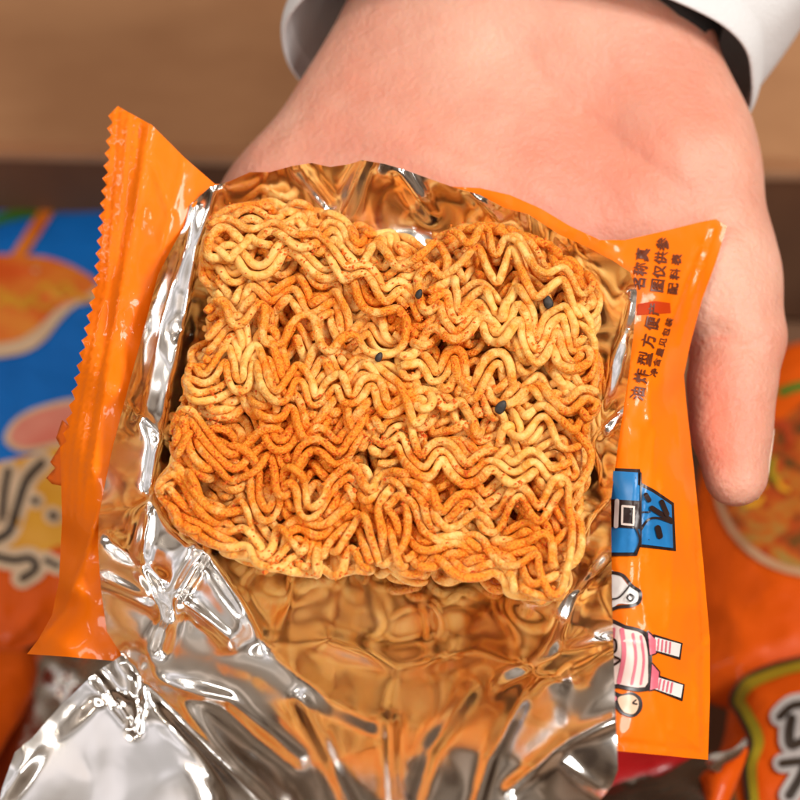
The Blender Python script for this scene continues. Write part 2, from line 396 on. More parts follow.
XYf, FSf = tri_sheet(resample(FOIL_POLY, 1.8), 1.8, seed=3)
GS = 1.5
gX = np.arange(-60, 690, GS); gY = np.arange(110, 900, GS)
GXX, GYY = np.meshgrid(gX, gY); HG = h_foil_raw(GXX.ravel(), GYY.ravel()).reshape(GXX.shape)
def gauss(A, sg):
    r = int(3 * sg); kx = np.exp(-.5 * (np.arange(-r, r + 1) / sg) ** 2); kx /= kx.sum()
    B = np.pad(A, r, mode='edge'); B = sum(kx[q] * B[q:q + A.shape[0], :] for q in range(2 * r + 1))
    return sum(kx[q] * B[:, q:q + A.shape[1]] for q in range(2 * r + 1))
wpk = np.exp(-((GXX - 420) / 170) ** 2 - ((GYY - 660) / 60) ** 2)          # the pocket below the cake is the smoothest part
HG = gauss(HG, 1.7) * (1 - wpk) + gauss(HG, 4.2) * wpk
def h_foil(x, y):
    u = (np.asarray(x) - gX[0]) / GS; v = (np.asarray(y) - gY[0]) / GS
    i0 = np.clip(np.floor(u).astype(int), 1, len(gX) - 3); j0 = np.clip(np.floor(v).astype(int), 1, len(gY) - 3)
    def w4(t): return (-.5 * t + t * t - .5 * t ** 3, 1 - 2.5 * t * t + 1.5 * t ** 3, .5 * t + 2 * t * t - 1.5 * t ** 3, -.5 * t * t + .5 * t ** 3)
    wu = w4(u - i0); wv = w4(v - j0)
    return sum(wv[b] * sum(wu[a] * HG[j0 + b - 1, i0 + a - 1] for a in range(4)) for b in range(4))
hfo = h_foil(XYf[:, 0], XYf[:, 1])

packet = empty('snack_packet', F(400, 450, -8), 'torn open orange snack packet with silver foil lining, held on the palm', 'snack packet')
mesh('foil_lining', F(XYf[:, 0], XYf[:, 1], hfo), FSf, FOIL, packet, True)

# orange film ---------------------------------------------------------
def zigzag(a, b, pitch, amp):
    a = np.array(a, float); b = np.array(b, float); n = max(2, int(np.linalg.norm(b - a) / pitch)); t = (b - a) / np.linalg.norm(b - a); nn = np.array([t[1], -t[0]])
    return [tuple(a + (b - a) * (i / (2 * n)) + nn * amp * (1 if i % 2 else -.2)) for i in range(2 * n)]
ZL = [(113, 110), (106, 185), (97, 285), (77, 385), (63, 455)]
zz = []
for i in range(len(ZL) - 1): zz += zigzag(ZL[i + 1], ZL[i], 12.2, -4.2)[::1] if False else []
tmp = []
for i in range(len(ZL) - 1): tmp += zigzag(ZL[i], ZL[i + 1], 12.2, -4.2)
FILM_POLY = tmp + [(61, 480), (62, 520), (59, 580), (52, 615), (38, 640), (27, 654), (70, 657), (125, 662), (250, 690), (430, 735), (617, 751), (660, 755), (708, 760),
                   (710, 700), (710, 640), (703, 560), (694, 470), (686, 400), (684, 375), (690, 345), (702, 300), (716, 262), (727, 226), (716, 219), (700, 222), (660, 232), (625, 240), (600, 240),
                   (570, 226), (540, 208), (510, 195), (480, 188), (440, 186), (380, 172), (330, 176), (260, 184), (215, 184), (185, 158), (152, 125), (128, 112), (118, 106)]
hfilm0 = rbf([(113, 110, 5), (150, 122, 8), (185, 158, 8), (215, 184, 7.5), (106, 200, 4), (135, 200, 8), (165, 230, 8.5), (97, 285, 3), (122, 300, 8.5), (77, 385, 1), (105, 385, 9), (63, 460, -3), (85, 470, 7.5), (62, 540, -11), (84, 530, 5), (96, 540, 7.5), (92, 580, 7), (56, 600, -11), (70, 590, 2), (26, 654, -11), (55, 640, 0), (70, 650, 4), (100, 640, 6), (125, 662, 5.5),
              (152, 300, 7), (130, 380, 8), (112, 450, 8.5), (104, 520, 9),
              (260, 184, 5), (330, 176, 7.5), (380, 172, 8), (440, 186, 7), (510, 200, 5.5), (560, 226, 5), (600, 245, 4.5), (630, 262, 4.5), (660, 235, 1), (700, 224, -4), (727, 226, -7), (640, 300, 5), (637, 360, 6.5), (630, 420, 7.5), (620, 480, 9), (618, 560, 9.5), (618, 640, 10), (618, 740, 8),
              (668, 300, 2), (665, 380, 3), (660, 460, 4.5), (660, 560, 6), (664, 660, 5), (660, 755, 3), (690, 345, -8), (684, 385, -8), (694, 470, -9), (703, 560, -10), (710, 650, -11), (708, 760, -8), (680, 480, 0), (690, 600, -1), (692, 700, -2), (702, 300, -7), (690, 270, -2),
              (250, 690, -2), (430, 735, 0), (560, 745, 4),
              (260, 300, -4), (400, 300, -4), (540, 320, -4), (240, 430, -4), (400, 430, -4), (540, 450, -4), (240, 560, -4), (400, 590, -4), (540, 600, -3), (180, 330, -1), (165, 450, -1), (150, 560, 0), (170, 640, 1), (590, 350, 0), (580, 520, 0), (400, 660, -3), (540, 680, 0), (580, 640, 3)], 12)
FR = [([(652, 440), (643, 520), (638, 580), (645, 620), (652, 632), (672, 638), (690, 648)], 3, .7), ([(648, 375), (650, 420)], 3, .8), ([(700, 245), (684, 285), (672, 320)], 3.0, .9), ([(714, 228), (694, 290), (680, 345)], 2.5, .8), ([(706, 240), (688, 290)], 2.0, -.6),
      ([(708, 757), (690, 740), (672, 728)], 2.5, .5), ([(710, 640), (695, 660), (700, 750)], 3, .6), ([(625, 640), (665, 645)], 3, .4), ([(660, 480), (672, 560), (668, 630)], 2.2, .5), ([(655, 430), (651, 500), (648, 560)], 2.0, .6), ([(690, 500), (697, 600), (700, 640)], 2.2, .5), ([(652, 632), (654, 700), (668, 752)], 2.5, .4), ([(688, 420), (699, 540), (704, 640), (703, 752)], 2, -.7), ([(622, 742), (660, 747), (702, 752)], 2.5, -.5), ([(640, 430), (632, 520), (628, 600)], 3, .5), ([(676, 400), (684, 480), (690, 560)], 2.5, .5), ([(668, 660), (700, 690)], 2, .35), ([(150, 160), (165, 200), (170, 215)], 2.5, .4), ([(118, 320), (128, 380)], 2.5, .4), ([(112, 560), (104, 610)], 2.5, .4), ([(96, 520), (86, 570), (76, 610)], 2.5, .6),
      ([(150, 125), (138, 200), (120, 300), (103, 400), (92, 470)], 5, 1.1), ([(140, 130), (126, 220), (108, 320), (92, 410), (82, 480)], 3, -.7), ([(128, 118), (114, 230), (94, 350), (78, 440)], 3, .4),
      ([(185, 160), (165, 240), (150, 290)], 7, .7), ([(100, 510), (85, 560), (66, 610), (40, 640)], 4, 1.6), ([(108, 600), (118, 655)], 4, .5), ([(570, 228), (618, 246)], 4, .5)]
def h_film_top(x, y):
    x = np.asarray(x, float); y = np.asarray(y, float)
    h = hfilm0(x, y) + .6 * fbm(x / 50, y / 80, 21, 4)
    for pl, w, a in FR: h = h + a * np.exp(-(seg_dist(x, y, pl) / w) ** 1.3)
    xe = np.interp(y, [108, 200, 290, 380, 460, 520], [113, 105, 97, 77, 63, 60])
    u = x - xe                                                # crimp lines run along the seal
    h = h + np.where((u < 34) & (y < 520), .26 * np.sin(u * 2 * math.pi / 7.5) * np.clip((34 - u) / 6, 0, 1), 0)
    return h
def h_film(x, y):
    x = np.asarray(x, float); y = np.asarray(y, float)
    h = h_film_top(x, y)
    ins = inside(x, y, FOIL_POLY); d = np.where(ins, seg_dist(x, y, FOIL_POLY, True), 0)
    lim = hf(x, y) - .5 - 2.8 * np.clip(d / 14, 0, 1)
    return np.where(ins, np.minimum(h, lim), h)
def on_film(x, y, lift=0.0): return F(x, y, h_film(x, y) + .3 + lift)
sheet('outer_film', FILM_POLY, 3.4, lambda x, y: F(x, y, h_film(x, y)), ORANGE, packet, 0, edge=3.2, seed=5)
BACK = [(120, 118), (108, 200), (100, 290), (80, 385), (66, 460), (66, 560), (48, 640), (125, 655), (430, 730), (617, 747), (700, 752), (701, 640), (686, 470), (677, 385), (693, 300), (716, 230), (660, 236), (600, 244), (510, 200), (440, 190), (330, 180), (215, 188), (150, 128)]
BP = np.array(BACK)
hb_edge = h_film(BP[:, 0], BP[:, 1]) - .8
hback = rbf([(a, b, c) for (a, b), c in zip(BACK, hb_edge)] + [(x, y, -11) for x in (200, 320, 440, 560) for y in (280, 400, 520, 620)], 12)
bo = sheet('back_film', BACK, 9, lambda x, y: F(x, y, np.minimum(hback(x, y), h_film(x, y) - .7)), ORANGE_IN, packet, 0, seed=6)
# the folded under corner of the left seal (zigzag edge seen from behind)
sheet('seal_underside', [(62, 420), (56, 438), (60, 446), (50, 462), (55, 468), (46, 478), (52, 484), (62, 486), (72, 470), (74, 430)], 3, lambda x, y: F(x, y, h_film(x, y) - 1.2), ORANGE_IN, packet, .00012, seed=4)

# ------------------------------------------------------------------ printing on the packet
_font_cache = {}
def glyph(ch):
    if ch in _font_cache: return _font_cache[ch]
    cu = bpy.data.curves.new('g', 'FONT'); cu.body = ch; cu.align_x = 'LEFT'; cu.resolution_u = 3
    o = bpy.data.objects.new('g', cu); COL.objects.link(o)
    dg = bpy.context.evaluated_depsgraph_get()
    me = bpy.data.meshes.new_from_object(o.evaluated_get(dg))
    V = np.array([v.co[:2] for v in me.vertices]) if len(me.vertices) else np.zeros((0, 2))
    fs = [tuple(p.vertices) for p in me.polygons]
    bpy.data.objects.remove(o); bpy.data.curves.remove(cu); bpy.data.meshes.remove(me)
    if len(V):
        V = (V - (V.max(0) + V.min(0)) / 2) / max(1e-6, (V.max(0) - V.min(0)).max())
    _font_cache[ch] = (V, fs)
    return _font_cache[ch]
def text_run(name, items, mat, parent, fn, bold=0.0):
    """items: (char, px, py, size_px, angle of reading direction measured in the photo, squash)"""
    Vs = []; Fs = []; n = 0
    for k, (ch, px, py, s, ang, sq) in enumerate(items):
        V, fs = glyph(ch)
        if not len(V): continue
        r = np.array([math.cos(ang), math.sin(ang)]); u = np.array([r[1], -r[0]])       # photo y runs down
        for off in ((0, 0), (bold, 0), (0, bold), (bold, bold)) if bold else ((0, 0),):
            s = s * 1.05
            P = np.array([px, py]) + V[:, :1] * s * r + V[:, 1:] * s * sq * u + np.array(off)
            Vs.append(fn(P[:, 0], P[:, 1], .004 * (len(Vs) % 9))); Fs += [tuple(i + n for i in f) for f in fs]; n += len(V)
    return mesh(name, np.concatenate(Vs), Fs, mat, parent, True)
def run(chars, a, b, s, sq=1.0):
    a = np.array(a, float); b = np.array(b, float); ang = math.atan2(b[1] - a[1], b[0] - a[0]); m = len(chars)
    return [(c, *(a + (b - a) * (i / max(1, m - 1))), s, ang, sq) for i, c in enumerate(chars)]
items = run('油炸型方便', (637.5, 393), (652, 323), 11.5, 1.05)
items += run('名称真', (638.5, 283), (642.5, 254), 11, 1.05) + run('图仅供参', (657.5, 285), (662.5, 243.5), 11, 1.0) + run('配料表', (673, 288), (676.5, 259), 9.5, .9)
text_run('printed_text', items, BROWN_INK, packet, on_film, .45)
text_run('small_printed_text', run('净含量见包装', (654, 372), (669, 322), 7.5, .8), BROWN_INK, packet, on_film, .2)
sheet('red_stripe', [(638, 304), (655, 301), (670, 303), (671, 313), (655, 314), (637, 315)], 3, lambda x, y: on_film(x, y, -.1), RED_BAND, packet)  # flat red band across the text columns
text_run('stripe_text', run('产', (654, 309), (655, 300), 10, 1.0), BROWN_INK, packet, on_film, .45)

def patch(name, poly, mat, lift, n=5, step=3, fn=None, parent=None):
    fn = fn or on_film
    return sheet(name, smooth_poly(poly, n) if n else poly, step, lambda x, y: fn(x, y, lift), mat, parent if parent is not None else packet)
# blue trousers with a belt, printed sideways
patch('trouser_outline', [(613.5, 468), (640, 469), (642, 483), (655, 490), (674, 503), (676, 551), (640, 547), (637, 556), (608, 556), (611, 500)], INK, 0, 0)
patch('trouser_print', [(613.5, 471), (638, 472.5), (638, 485), (653, 492.5), (671.5, 505), (673.2, 548), (640, 544), (634, 552.5), (608, 552.5), (611, 500)], BLUE_P, .22, 0)
patch('belt_print', [(608, 499), (641, 501), (641, 529), (608, 527)], INK, .36, 0)
strokes('trouser_seams', [[(641, 473), (641, 545)], [(641, 530), (648, 520), (658, 518), (672, 523)], [(652, 508), (672, 521)], [(636, 528), (640, 540), (636, 552)], [(646, 495), (649, 500)], [(662, 502), (667, 514)], [(658, 528), (660, 536)], [(642, 512), (650, 512)]], [1.6, 2.2, 5, 2, 5, 5, 6, 1.4], on_film, INK, packet, .55)
strokes('buckle_print', [[(623, 506), (634, 507), (633.5, 525), (622, 524), (622.5, 506)], [(617, 501), (616, 526)]], [2.2, 4.5], on_film, PALEPINK_P, packet, .6, 0)
# fists
strokes('fist_outline', [[(606, 572), (622, 575), (632, 586), (640, 592), (639, 602), (630, 606), (618, 607), (606, 613)]], 3.4, on_film, INK, packet, .02)
patch('fist_print', [(608, 572), (620, 576), (629, 586), (638, 591), (638, 601), (630, 604), (618, 604), (608, 610)], WHITE_P, -.06)
strokes('fist_lines', [[(606, 599), (618, 598), (626, 590), (629, 586)], [(630, 594), (634, 597), (631, 601), (627, 598), (630, 594)]], 1.7, on_film, INK, packet, .3)
# striped skirt and socks
patch('skirt_outline', [(608, 623), (625, 625), (645, 631), (651, 645), (652, 668), (648, 691), (618, 688), (608, 684)], INK, 0, 3)
patch('skirt_print', [(608, 627), (625, 629), (642, 634), (647, 648), (648, 668), (645, 687), (618, 684), (608, 680)], PALEPINK_P, .2, 3)
strokes('skirt_stripes', [[(622, 630), (624, 655), (619, 682)], [(633, 634), (636, 658), (632, 684)], [(641, 636), (644, 660), (641, 684)], [(614, 629), (613, 640)]], [4.5, 2.6, 2.2, 3], on_film, PINK_P, packet, .3)
strokes('bow_lines', [[(606, 640), (615, 640), (616, 650), (611, 655), (620, 660), (612, 666)]], 2.4, on_film, INK, packet, .5)
for pts, pts2, nm in (([(648, 632), (656, 640), (656, 653), (650, 655)], [(655, 637), (681, 644), (679, 657), (654, 650)], 0), ([(652, 664), (659, 672), (658, 688), (650, 690)], [(657, 677), (683, 685), (681, 698), (655, 689)], 1)):
    patch('shoe_outline', [(a + (a - np.mean([p[0] for p in pts2])) * .13, b + (b - np.mean([p[1] for p in pts2])) * .3) for a, b in pts2], INK, 0, 0)
    patch('sock_print', pts2, WHITE_P, .2, 0)
    c0 = np.array(pts2[0]); c1 = np.array(pts2[1]); d0 = np.array(pts2[3])
    strokes('sock_stripes', [[tuple(c0 + (c1 - c0) * t + (d0 - c0) * .1), tuple(c0 + (c1 - c0) * t + (d0 - c0) * .9)] for t in (.15, .3, .45, .6)], 1.7, on_film, PINK_P, packet, .35, 0)
    strokes('frill_outline', [pts + [pts[0]]], 3, on_film, INK, packet, .04, 0)
    patch('frill_print', pts, PINK_P, .3, 0)
patch('hand_outline', [(608, 690), (614, 691), (622, 694), (632, 692), (641, 698), (642, 709), (634, 717), (622, 714), (614, 706), (608, 703)], INK, 0)
patch('hand_print', [(618, 698), (631, 695), (638, 700), (638, 708), (633, 714), (623, 711)], SKINTONE_P, .2)
patch('cuff_print', [(608, 694), (612, 694), (617, 698), (613, 703), (608, 700)], PINK_P, .2)
strokes('finger_line', [[(636, 700), (633, 703), (637, 704)]], 1.6, on_film, INK, packet, .35)

# ------------------------------------------------------------------ the noodle cake
QUAD = np.array([(211, 207), (604, 263), (574, 603), (163, 508)], float)
LX, LY = 395.0, 345.0
ZTOP = 82.0
def cake_xy(X, Y, z):
    s = (X / LX - .5) * (.965 + .035 * np.clip(z / ZTOP, 0, 1)) + .5; t = (Y / LY - .5) * (.965 + .035 * np.clip(z / ZTOP, 0, 1)) + .5
    s = s[..., None]; t = t[..., None]
    P = QUAD[0] * (1 - s) * (1 - t) + QUAD[1] * s * (1 - t) + QUAD[2] * s * t + QUAD[3] * (1 - s) * t
    s = s[..., 0]; t = t[..., 0]; tb = np.clip(t, 0, 1) ** 2.5; tt_ = np.clip(1 - t, 0, 1) ** 2.5
    g = lambda c, w: np.exp(-((s - c) / w) ** 2)
    by = tb * (30 * g(.24, .2) + 10 * g(.6, .35) - 6 * g(0, .05)) + tt_ * (-14 * g(.2, .14) - 18 * g(.72, .12) + 14 * g(1, .07) + 8 * g(.53, .05))
    return P[..., 0], P[..., 1] + by + np.clip(ZTOP - z, 0, 90) * .05
runs = []
NB = 3; PITCHY = 31.5
strand_lists = []
seams = [217 + rng.uniform(-1, 1) * (6 if b < 3 else 30) for b in range(12)]
for lane, (xa, xb) in enumerate(((4, 214), (221, 394))):
    for k in range(6):
        nbn = 11
        y_off = rng.uniform(-10, 10)
        ordered = []
        for b in range(nbn):
            A = rng.uniform(11, 19); lam = rng.uniform(40, 60); ph = rng.uniform(0, 2 * math.pi); slope = rng.uniform(-.16, .16) * (1.5 if k == 5 else 1)
            bend = rng.uniform(-16, 16); Y0 = 12 + b * PITCHY + y_off + rng.uniform(-5, 5); zoff = rng.uniform(-9, 9); ov = rng.uniform(-.08, .10) * lam; ph2 = rng.uniform(0, 6.28)
            sm_ = seams[b] + rng.uniform(-8, 8)
            ends = (xa + rng.uniform(-4, 8), sm_ - rng.uniform(0, 6)) if lane == 0 else (sm_ + rng.uniform(0, 6), xb - rng.uniform(-4, 8))
            s = np.arange(ends[0], ends[1], 1.6)
            th = 2 * math.pi * s / lam + ph + .5 * vnoise(s / 60, s * 0 + b, 100 + k * 20 + lane)
            am = A * (1 + .35 * vnoise(s / 45, s * 0 + b * 3.1, 200 + k + lane * 7))
            bundle = []
            for j in range(NB):
                X = s + ov * np.sin(2 * th + .3 * j) + rng.normal(0, 1)
                Y = Y0 + (j - 1) * 10.0 + am * np.sin(th + rng.uniform(-.4, .4) * (j - 1)) + slope * (s - (xa + xb) / 2) + bend * np.sin((s - xa) / (xb - xa) * math.pi)
                Z = 9 + 13.0 * k + zoff + 6.5 * np.sin(th * .5 + ph2 + .5 * j) + 3 * vnoise(s / 25, s * 0 + j, 300 + b + k * 11)
                if rng.random() < .5: Z = Z + 8 * np.sin(th * 2 + rng.uniform(0, 6))
                bundle.append(np.stack([X, Y, Z], 1))
            ordered.append(bundle)
        for j in range(NB):
            for b0 in range(0, nbn, 4):
                pts = []
                for b in range(b0, min(nbn, b0 + 4)):
                    if (k == 5 and rng.random() < .38) or (k == 4 and rng.random() < .12): 
                        if len(pts): strand_lists.append(np.concatenate(pts)); pts = []
                        continue
                    seg = ordered[b][j if (b % 2 == 0) else NB - 1 - j]
                    if b % 2: seg = seg[::-1]
                    if pts:                                   # U-turn to the next row
                        p, q = pts[-1][-1], seg[0]; side = 1 if not (b % 2) is False else -1
                        side = 1 if b % 2 else -1
                        tt = np.linspace(0, 1, 12)[1:-1, None]
                        arc = p + (q - p) * tt; arc[:, 0] += side * np.sin(tt[:, 0] * math.pi) * 9
                        pts.append(arc)
                    pts.append(seg)
                if pts: strand_lists.append(np.concatenate(pts))
# domain warp, resample, smooth
allp = []
for P in strand_lists:
    wx = 15 * fbm(P[:, 0] / 80, P[:, 1] / 80, 51, 2); wy = 17 * fbm(P[:, 0] / 95, P[:, 1] / 95, 77, 2)
    P = P + np.stack([wx, wy, np.zeros(len(P))], 1)
    d = np.r_[0, np.cumsum(np.linalg.norm(np.diff(P, axis=0), axis=1))]
    n = max(8, int(d[-1] / 4.0)); u = np.linspace(0, d[-1], n)
    P = np.stack([np.interp(u, d, P[:, i]) for i in range(3)], 1)
    for _ in range(3): P[1:-1] = .5 * P[1:-1] + .25 * (P[:-2] + P[2:])
    allp.append(P)
sid = np.concatenate([np.full(len(P), i) for i, P in enumerate(allp)]); pid = np.concatenate([np.arange(len(P)) for P in allp])
Q = np.concatenate(allp); NP = len(Q)
first = np.r_[True, sid[1:] != sid[:-1]]; last = np.r_[sid[1:] != sid[:-1], True]
prv = np.where(first, np.arange(NP), np.arange(NP) - 1); nxt = np.where(last, np.arange(NP), np.arange(NP) + 1)
DIA = 9.4
for it in range(14):
    cell = np.floor((Q - Q.min(0)) / DIA).astype(int) + 1
    dims = cell.max(0) + 2
    cid = (cell[:, 0] * dims[1] + cell[:, 1]) * dims[2] + cell[:, 2]
    order = np.argsort(cid, kind='stable'); sc_ = cid[order]
    st = np.searchsorted(sc_, np.arange(dims.prod())); en = np.searchsorted(sc_, np.arange(dims.prod()), 'right')
    disp = np.zeros_like(Q); cnt = np.zeros(NP)
    for dx in (-1, 0, 1):
        for dy in (-1, 0, 1):
            for dz in (-1, 0, 1):
                nc = cid + (dx * dims[1] + dy) * dims[2] + dz
                a, b = st[nc], en[nc]
                for kk in range(int((b - a).max())):
                    ok = a + kk < b
                    i = np.nonzero(ok)[0]; j = order[a[i] + kk]
                    m = (sid[i] != sid[j]) | (np.abs(pid[i] - pid[j]) > 5)
                    i = i[m]; j = j[m]
                    v = Q[i] - Q[j]; dd = np.linalg.norm(v, axis=1); m = (dd < DIA) & (dd > 1e-6); i = i[m]; v = v[m]; dd = dd[m]
                    push = v / dd[:, None] * ((DIA - dd) * .5)[:, None]; push[:, 2] *= 1.1
                    np.add.at(disp, i, push); np.add.at(cnt, i, 1)
    disp /= np.maximum(1, cnt * .6)[:, None]
    for _ in range(5): disp = .4 * disp + .3 * (disp[prv] + disp[nxt])
    Q = Q + disp * .9
    Q[:, 2] = np.maximum(Q[:, 2], 4)
    hi = ZTOP + 13 * vnoise(Q[:, 0] / 38, Q[:, 1] / 38, 5)
    Q[:, 2] = np.where(Q[:, 2] > hi, hi + (Q[:, 2] - hi) * .75, Q[:, 2])
    for ax, lim in ((0, LX), (1, LY)):
        wob = 9 * vnoise(Q[:, 1 - ax] / 27 + 13 * ax, Q[:, 2] / 30, 71); lo_ = wob; hi_ = lim + wob
        cr = np.clip(1 - np.minimum(Q[:, 1 - ax], (LX, LY)[1 - ax] - Q[:, 1 - ax]) / 26, 0, 1) ** 2 * 13        # rounded corners
        lo_ = lo_ + cr; hi_ = hi_ - cr
        Q[:, ax] = np.where(Q[:, ax] < lo_, lo_ + (Q[:, ax] - lo_) * .82, Q[:, ax]); Q[:, ax] = np.where(Q[:, ax] > hi_, hi_ + (Q[:, ax] - hi_) * .82, Q[:, ax])
    Q = Q * .9 + .05 * (Q[prv] + Q[nxt])

for _ in range(4): Q = Q * .7 + .15 * (Q[prv] + Q[nxt])
cx, cy = cake_xy(Q[:, 0], Q[:, 1], Q[:, 2])
QW = F(cx, cy, .8 + Q[:, 2] * PX * 1000)
def tube(P, r, sides=8):
    n = len(P); tg = np.gradient(P, axis=0); tg /= np.linalg.norm(tg, axis=1)[:, None] + 1e-12
    u = np.cross(tg[0], [0.3, .2, .9]); u /= np.linalg.norm(u)
    U = np.zeros_like(P)
    for i in range(n):
        u = u - tg[i] * (u @ tg[i]); u /= np.sqrt(u @ u) + 1e-12; U[i] = u
    Vv = np.cross(tg, U)
    a = np.arange(sides) * 2 * math.pi / sides
    ring = P[:, None] + (U[:, None] * np.cos(a)[None, :, None] + Vv[:, None] * np.sin(a)[None, :, None] * .84) * r[:, None, None]
    V = ring.reshape(-1, 3)
    i = np.arange(n - 1)[:, None] * sides; j = np.arange(sides)[None]; k = (j + 1) % sides
    fs = np.stack([i + j, i + k, i + sides + k, i + sides + j], -1).reshape(-1, 4)
    fl = [tuple(f) for f in fs]
    fl.append(tuple(range(sides))[::-1]); fl.append(tuple((n - 1) * sides + x for x in range(sides)))
    return V, fl
cake = empty('noodle_cake', F(385, 400, 1), 'block of dry wavy instant noodles dusted with orange seasoning on the foil', 'noodles')
starts = np.nonzero(first)[0]; ends_ = np.nonzero(last)[0] + 1
hid = np.argsort([-np.percentile(Q[a:b, 2], 80) for a, b in zip(starts, ends_)])
PW = np.zeros(NP)
for x_, y_, sx_, sy_, a_ in ((265, 455, 65, 35, 1.0), (200, 500, 40, 25, .6), (420, 500, 60, 40, .6), (330, 500, 50, 40, .5), (500, 520, 40, 30, .6), (440, 240, 25, 30, .5), (300, 300, 60, 20, .35), (430, 330, 40, 30, .5), (520, 250, 50, 25, .4)):
    PW = np.maximum(PW, a_ * np.exp(-((cx - x_) / sx_) ** 2 - ((cy - y_) / sy_) ** 2))
def dust(o, vals):
    at_ = o.data.attributes.new('powder', 'FLOAT', 'POINT'); at_.data.foreach_set('value', np.repeat(vals, 8))
    return o
rest_v = []; rest_f = []; rn = 0; rest_p = []
for rank, si in enumerate(hid):
    a, b = starts[si], ends_[si]
    rr = np.random.default_rng(si).uniform(.93, 1.06) * 4.65 * PX * (1 + .09 * vnoise(np.arange(b - a) / 9, np.zeros(b - a) + si, 9) + .06 * vnoise(np.arange(b - a) / 2.3, np.zeros(b - a) + si, 19))
    rr[:2] *= .8; rr[-2:] *= .8
    V, fl = tube(QW[a:b], rr)
    if rank < 100: dust(mesh('noodle_strand', V, fl, NOODLE, cake), PW[a:b])
    else:
        rest_p.append(PW[a:b]); rest_v.append(V); rest_f += [tuple(x + rn for x in f) for f in fl]; rn += len(V)
if rest_v: tag(dust(mesh('noodle_strand', np.concatenate(rest_v), rest_f, NOODLE, cake), np.concatenate(rest_p)), kind='stuff')

# seasoning crumbs on the upper strands
top = np.nonzero(Q[:, 2] > ZTOP - 26)[0]
mask = .7 * fbm(Q[top, 0] / 42, Q[top, 1] / 42, 400, 3) + 1.1 * PW[top] + rng.normal(0, .25, len(top))
sel = top[mask > .28]; sel = rng.choice(sel, min(len(sel), 3600), replace=False) if len(sel) else sel
pv = []; pf = []
oc = np.array([(1, 0, 0), (-1, 0, 0), (0, 1, 0), (0, -1, 0), (0, 0, 1), (0, 0, -1)], float)
of = [(0, 2, 4), (2, 1, 4), (1, 3, 4), (3, 0, 4), (2, 0, 5), (1, 2, 5), (3, 1, 5), (0, 3, 5)]
for i in sel:
    for _ in range(2):
        dirv = -FWD + rng.normal(0, .75, 3); dirv /= np.linalg.norm(dirv)
        c = QW[i] + dirv * 4.65 * PX * 1.0 + rng.normal(0, .0003, 3) * .5
        s = rng.uniform(.00012, .00034) * (1.8 if rng.random() < .05 else 1)
        n0 = len(pv) * 6
        pv.append(c + oc * s * rng.uniform(.6, 1.3, (6, 1))); pf += [tuple(x + n0 for x in f) for f in of]
tag(mesh('seasoning_powder', np.concatenate(pv), pf, POWDER, None, False), 'orange red seasoning powder sprinkled over the noodle block', 'seasoning', kind='stuff')

def surf_at(px, py):                          # topmost strand point near a pixel
    d = np.hypot(cx - px, cy - py); ok = np.nonzero(d < 8)[0]
    if not len(ok): ok = [int(np.argmin(d))]
    return QW[ok[int(np.argmax(Q[ok, 2]))]]
def ellipsoid(c, axes, R):
    bm = bmesh.new(); bmesh.ops.create_icosphere(bm, subdivisions=3, radius=1)
    V = np.array([v.co[:] for v in bm.verts]); V[:, 1] *= 1 - .18 * V[:, 0]
    fs = [tuple(v.index for v in f.verts) for f in bm.faces]; bm.free()
    return np.asarray(c) + (V * np.array(axes)) @ R, fs
basis = np.array([RIGHT, UP, -FWD])
for (px, py, ang, lab) in ((548, 302, 1.9, 'black sesame seed near the upper right corner of the noodle block'), (501, 407, 1.0, 'black sesame seed right of the middle of the noodle block'), (379, 357, 1.1, 'small black sesame seed deep between strands near the centre of the noodle block'), (419, 294, 1.2, 'dark sesame seed between the two halves of the noodle block, upper part')):
    p = surf_at(px, py); d = (p - CAM) @ FWD - .00145
    c = W(px, py, d)
    R = np.array([[math.cos(ang), math.sin(ang), 0], [-math.sin(ang), math.cos(ang), 0], [0, 0, 1]]) @ basis
    k = 1.0 if px > 450 else .7
    V, fs = ellipsoid(c, (.0014 * k, .00092 * k, .0006), R)
    tag(mesh('sesame_seed', V, fs, SEED), lab, 'sesame seed', 'black sesame seeds on the noodles')

# ------------------------------------------------------------------ the hand (signed distance field -> one continuous surface)
def cone(P, a, b):                            # capsule with a radius at either end; a, b = (x, y, z, r[, flat])
    A = np.array(a[:3], float); B = np.array(b[:3], float)
    k = a[4] if len(a) > 4 else 1.0
    S = np.array([1, 1, k])
    p = (P - A) * S; d = (B - A) * S; t = np.clip((p @ d) / (d @ d), 0, 1)
    return np.linalg.norm(p - t[..., None] * d, axis=-1) - (a[3] + (b[3] - a[3]) * t)
def smin(a, b, k): 
    h = np.clip(.5 + .5 * (b - a) / k, 0, 1); return b + (a - b) * h - k * h * (1 - h)
CREASES = [([(532, 55), (556, 95), (600, 128), (640, 158), (690, 196)], 5, 8), ([(532, 55), (556, 95), (600, 128), (640, 158), (690, 196)], 13, 34), ([(420, 140), (470, 158), (520, 186), (550, 214)], 3.5, 7), ([(360, 150), (420, 168), (470, 200)], 2.5, 6),
           ([(505, 40), (508, 110), (500, 160), (492, 210)], 6, 26), ([(650, 200), (700, 226), (744, 228)], 3.5, 6), ([(690, 100), (704, 150), (720, 190)], 4, 18), ([(612, 60), (650, 110), (668, 150)], 2, 6), ([(575, 160), (610, 190), (625, 215)], 2.5, 6)]
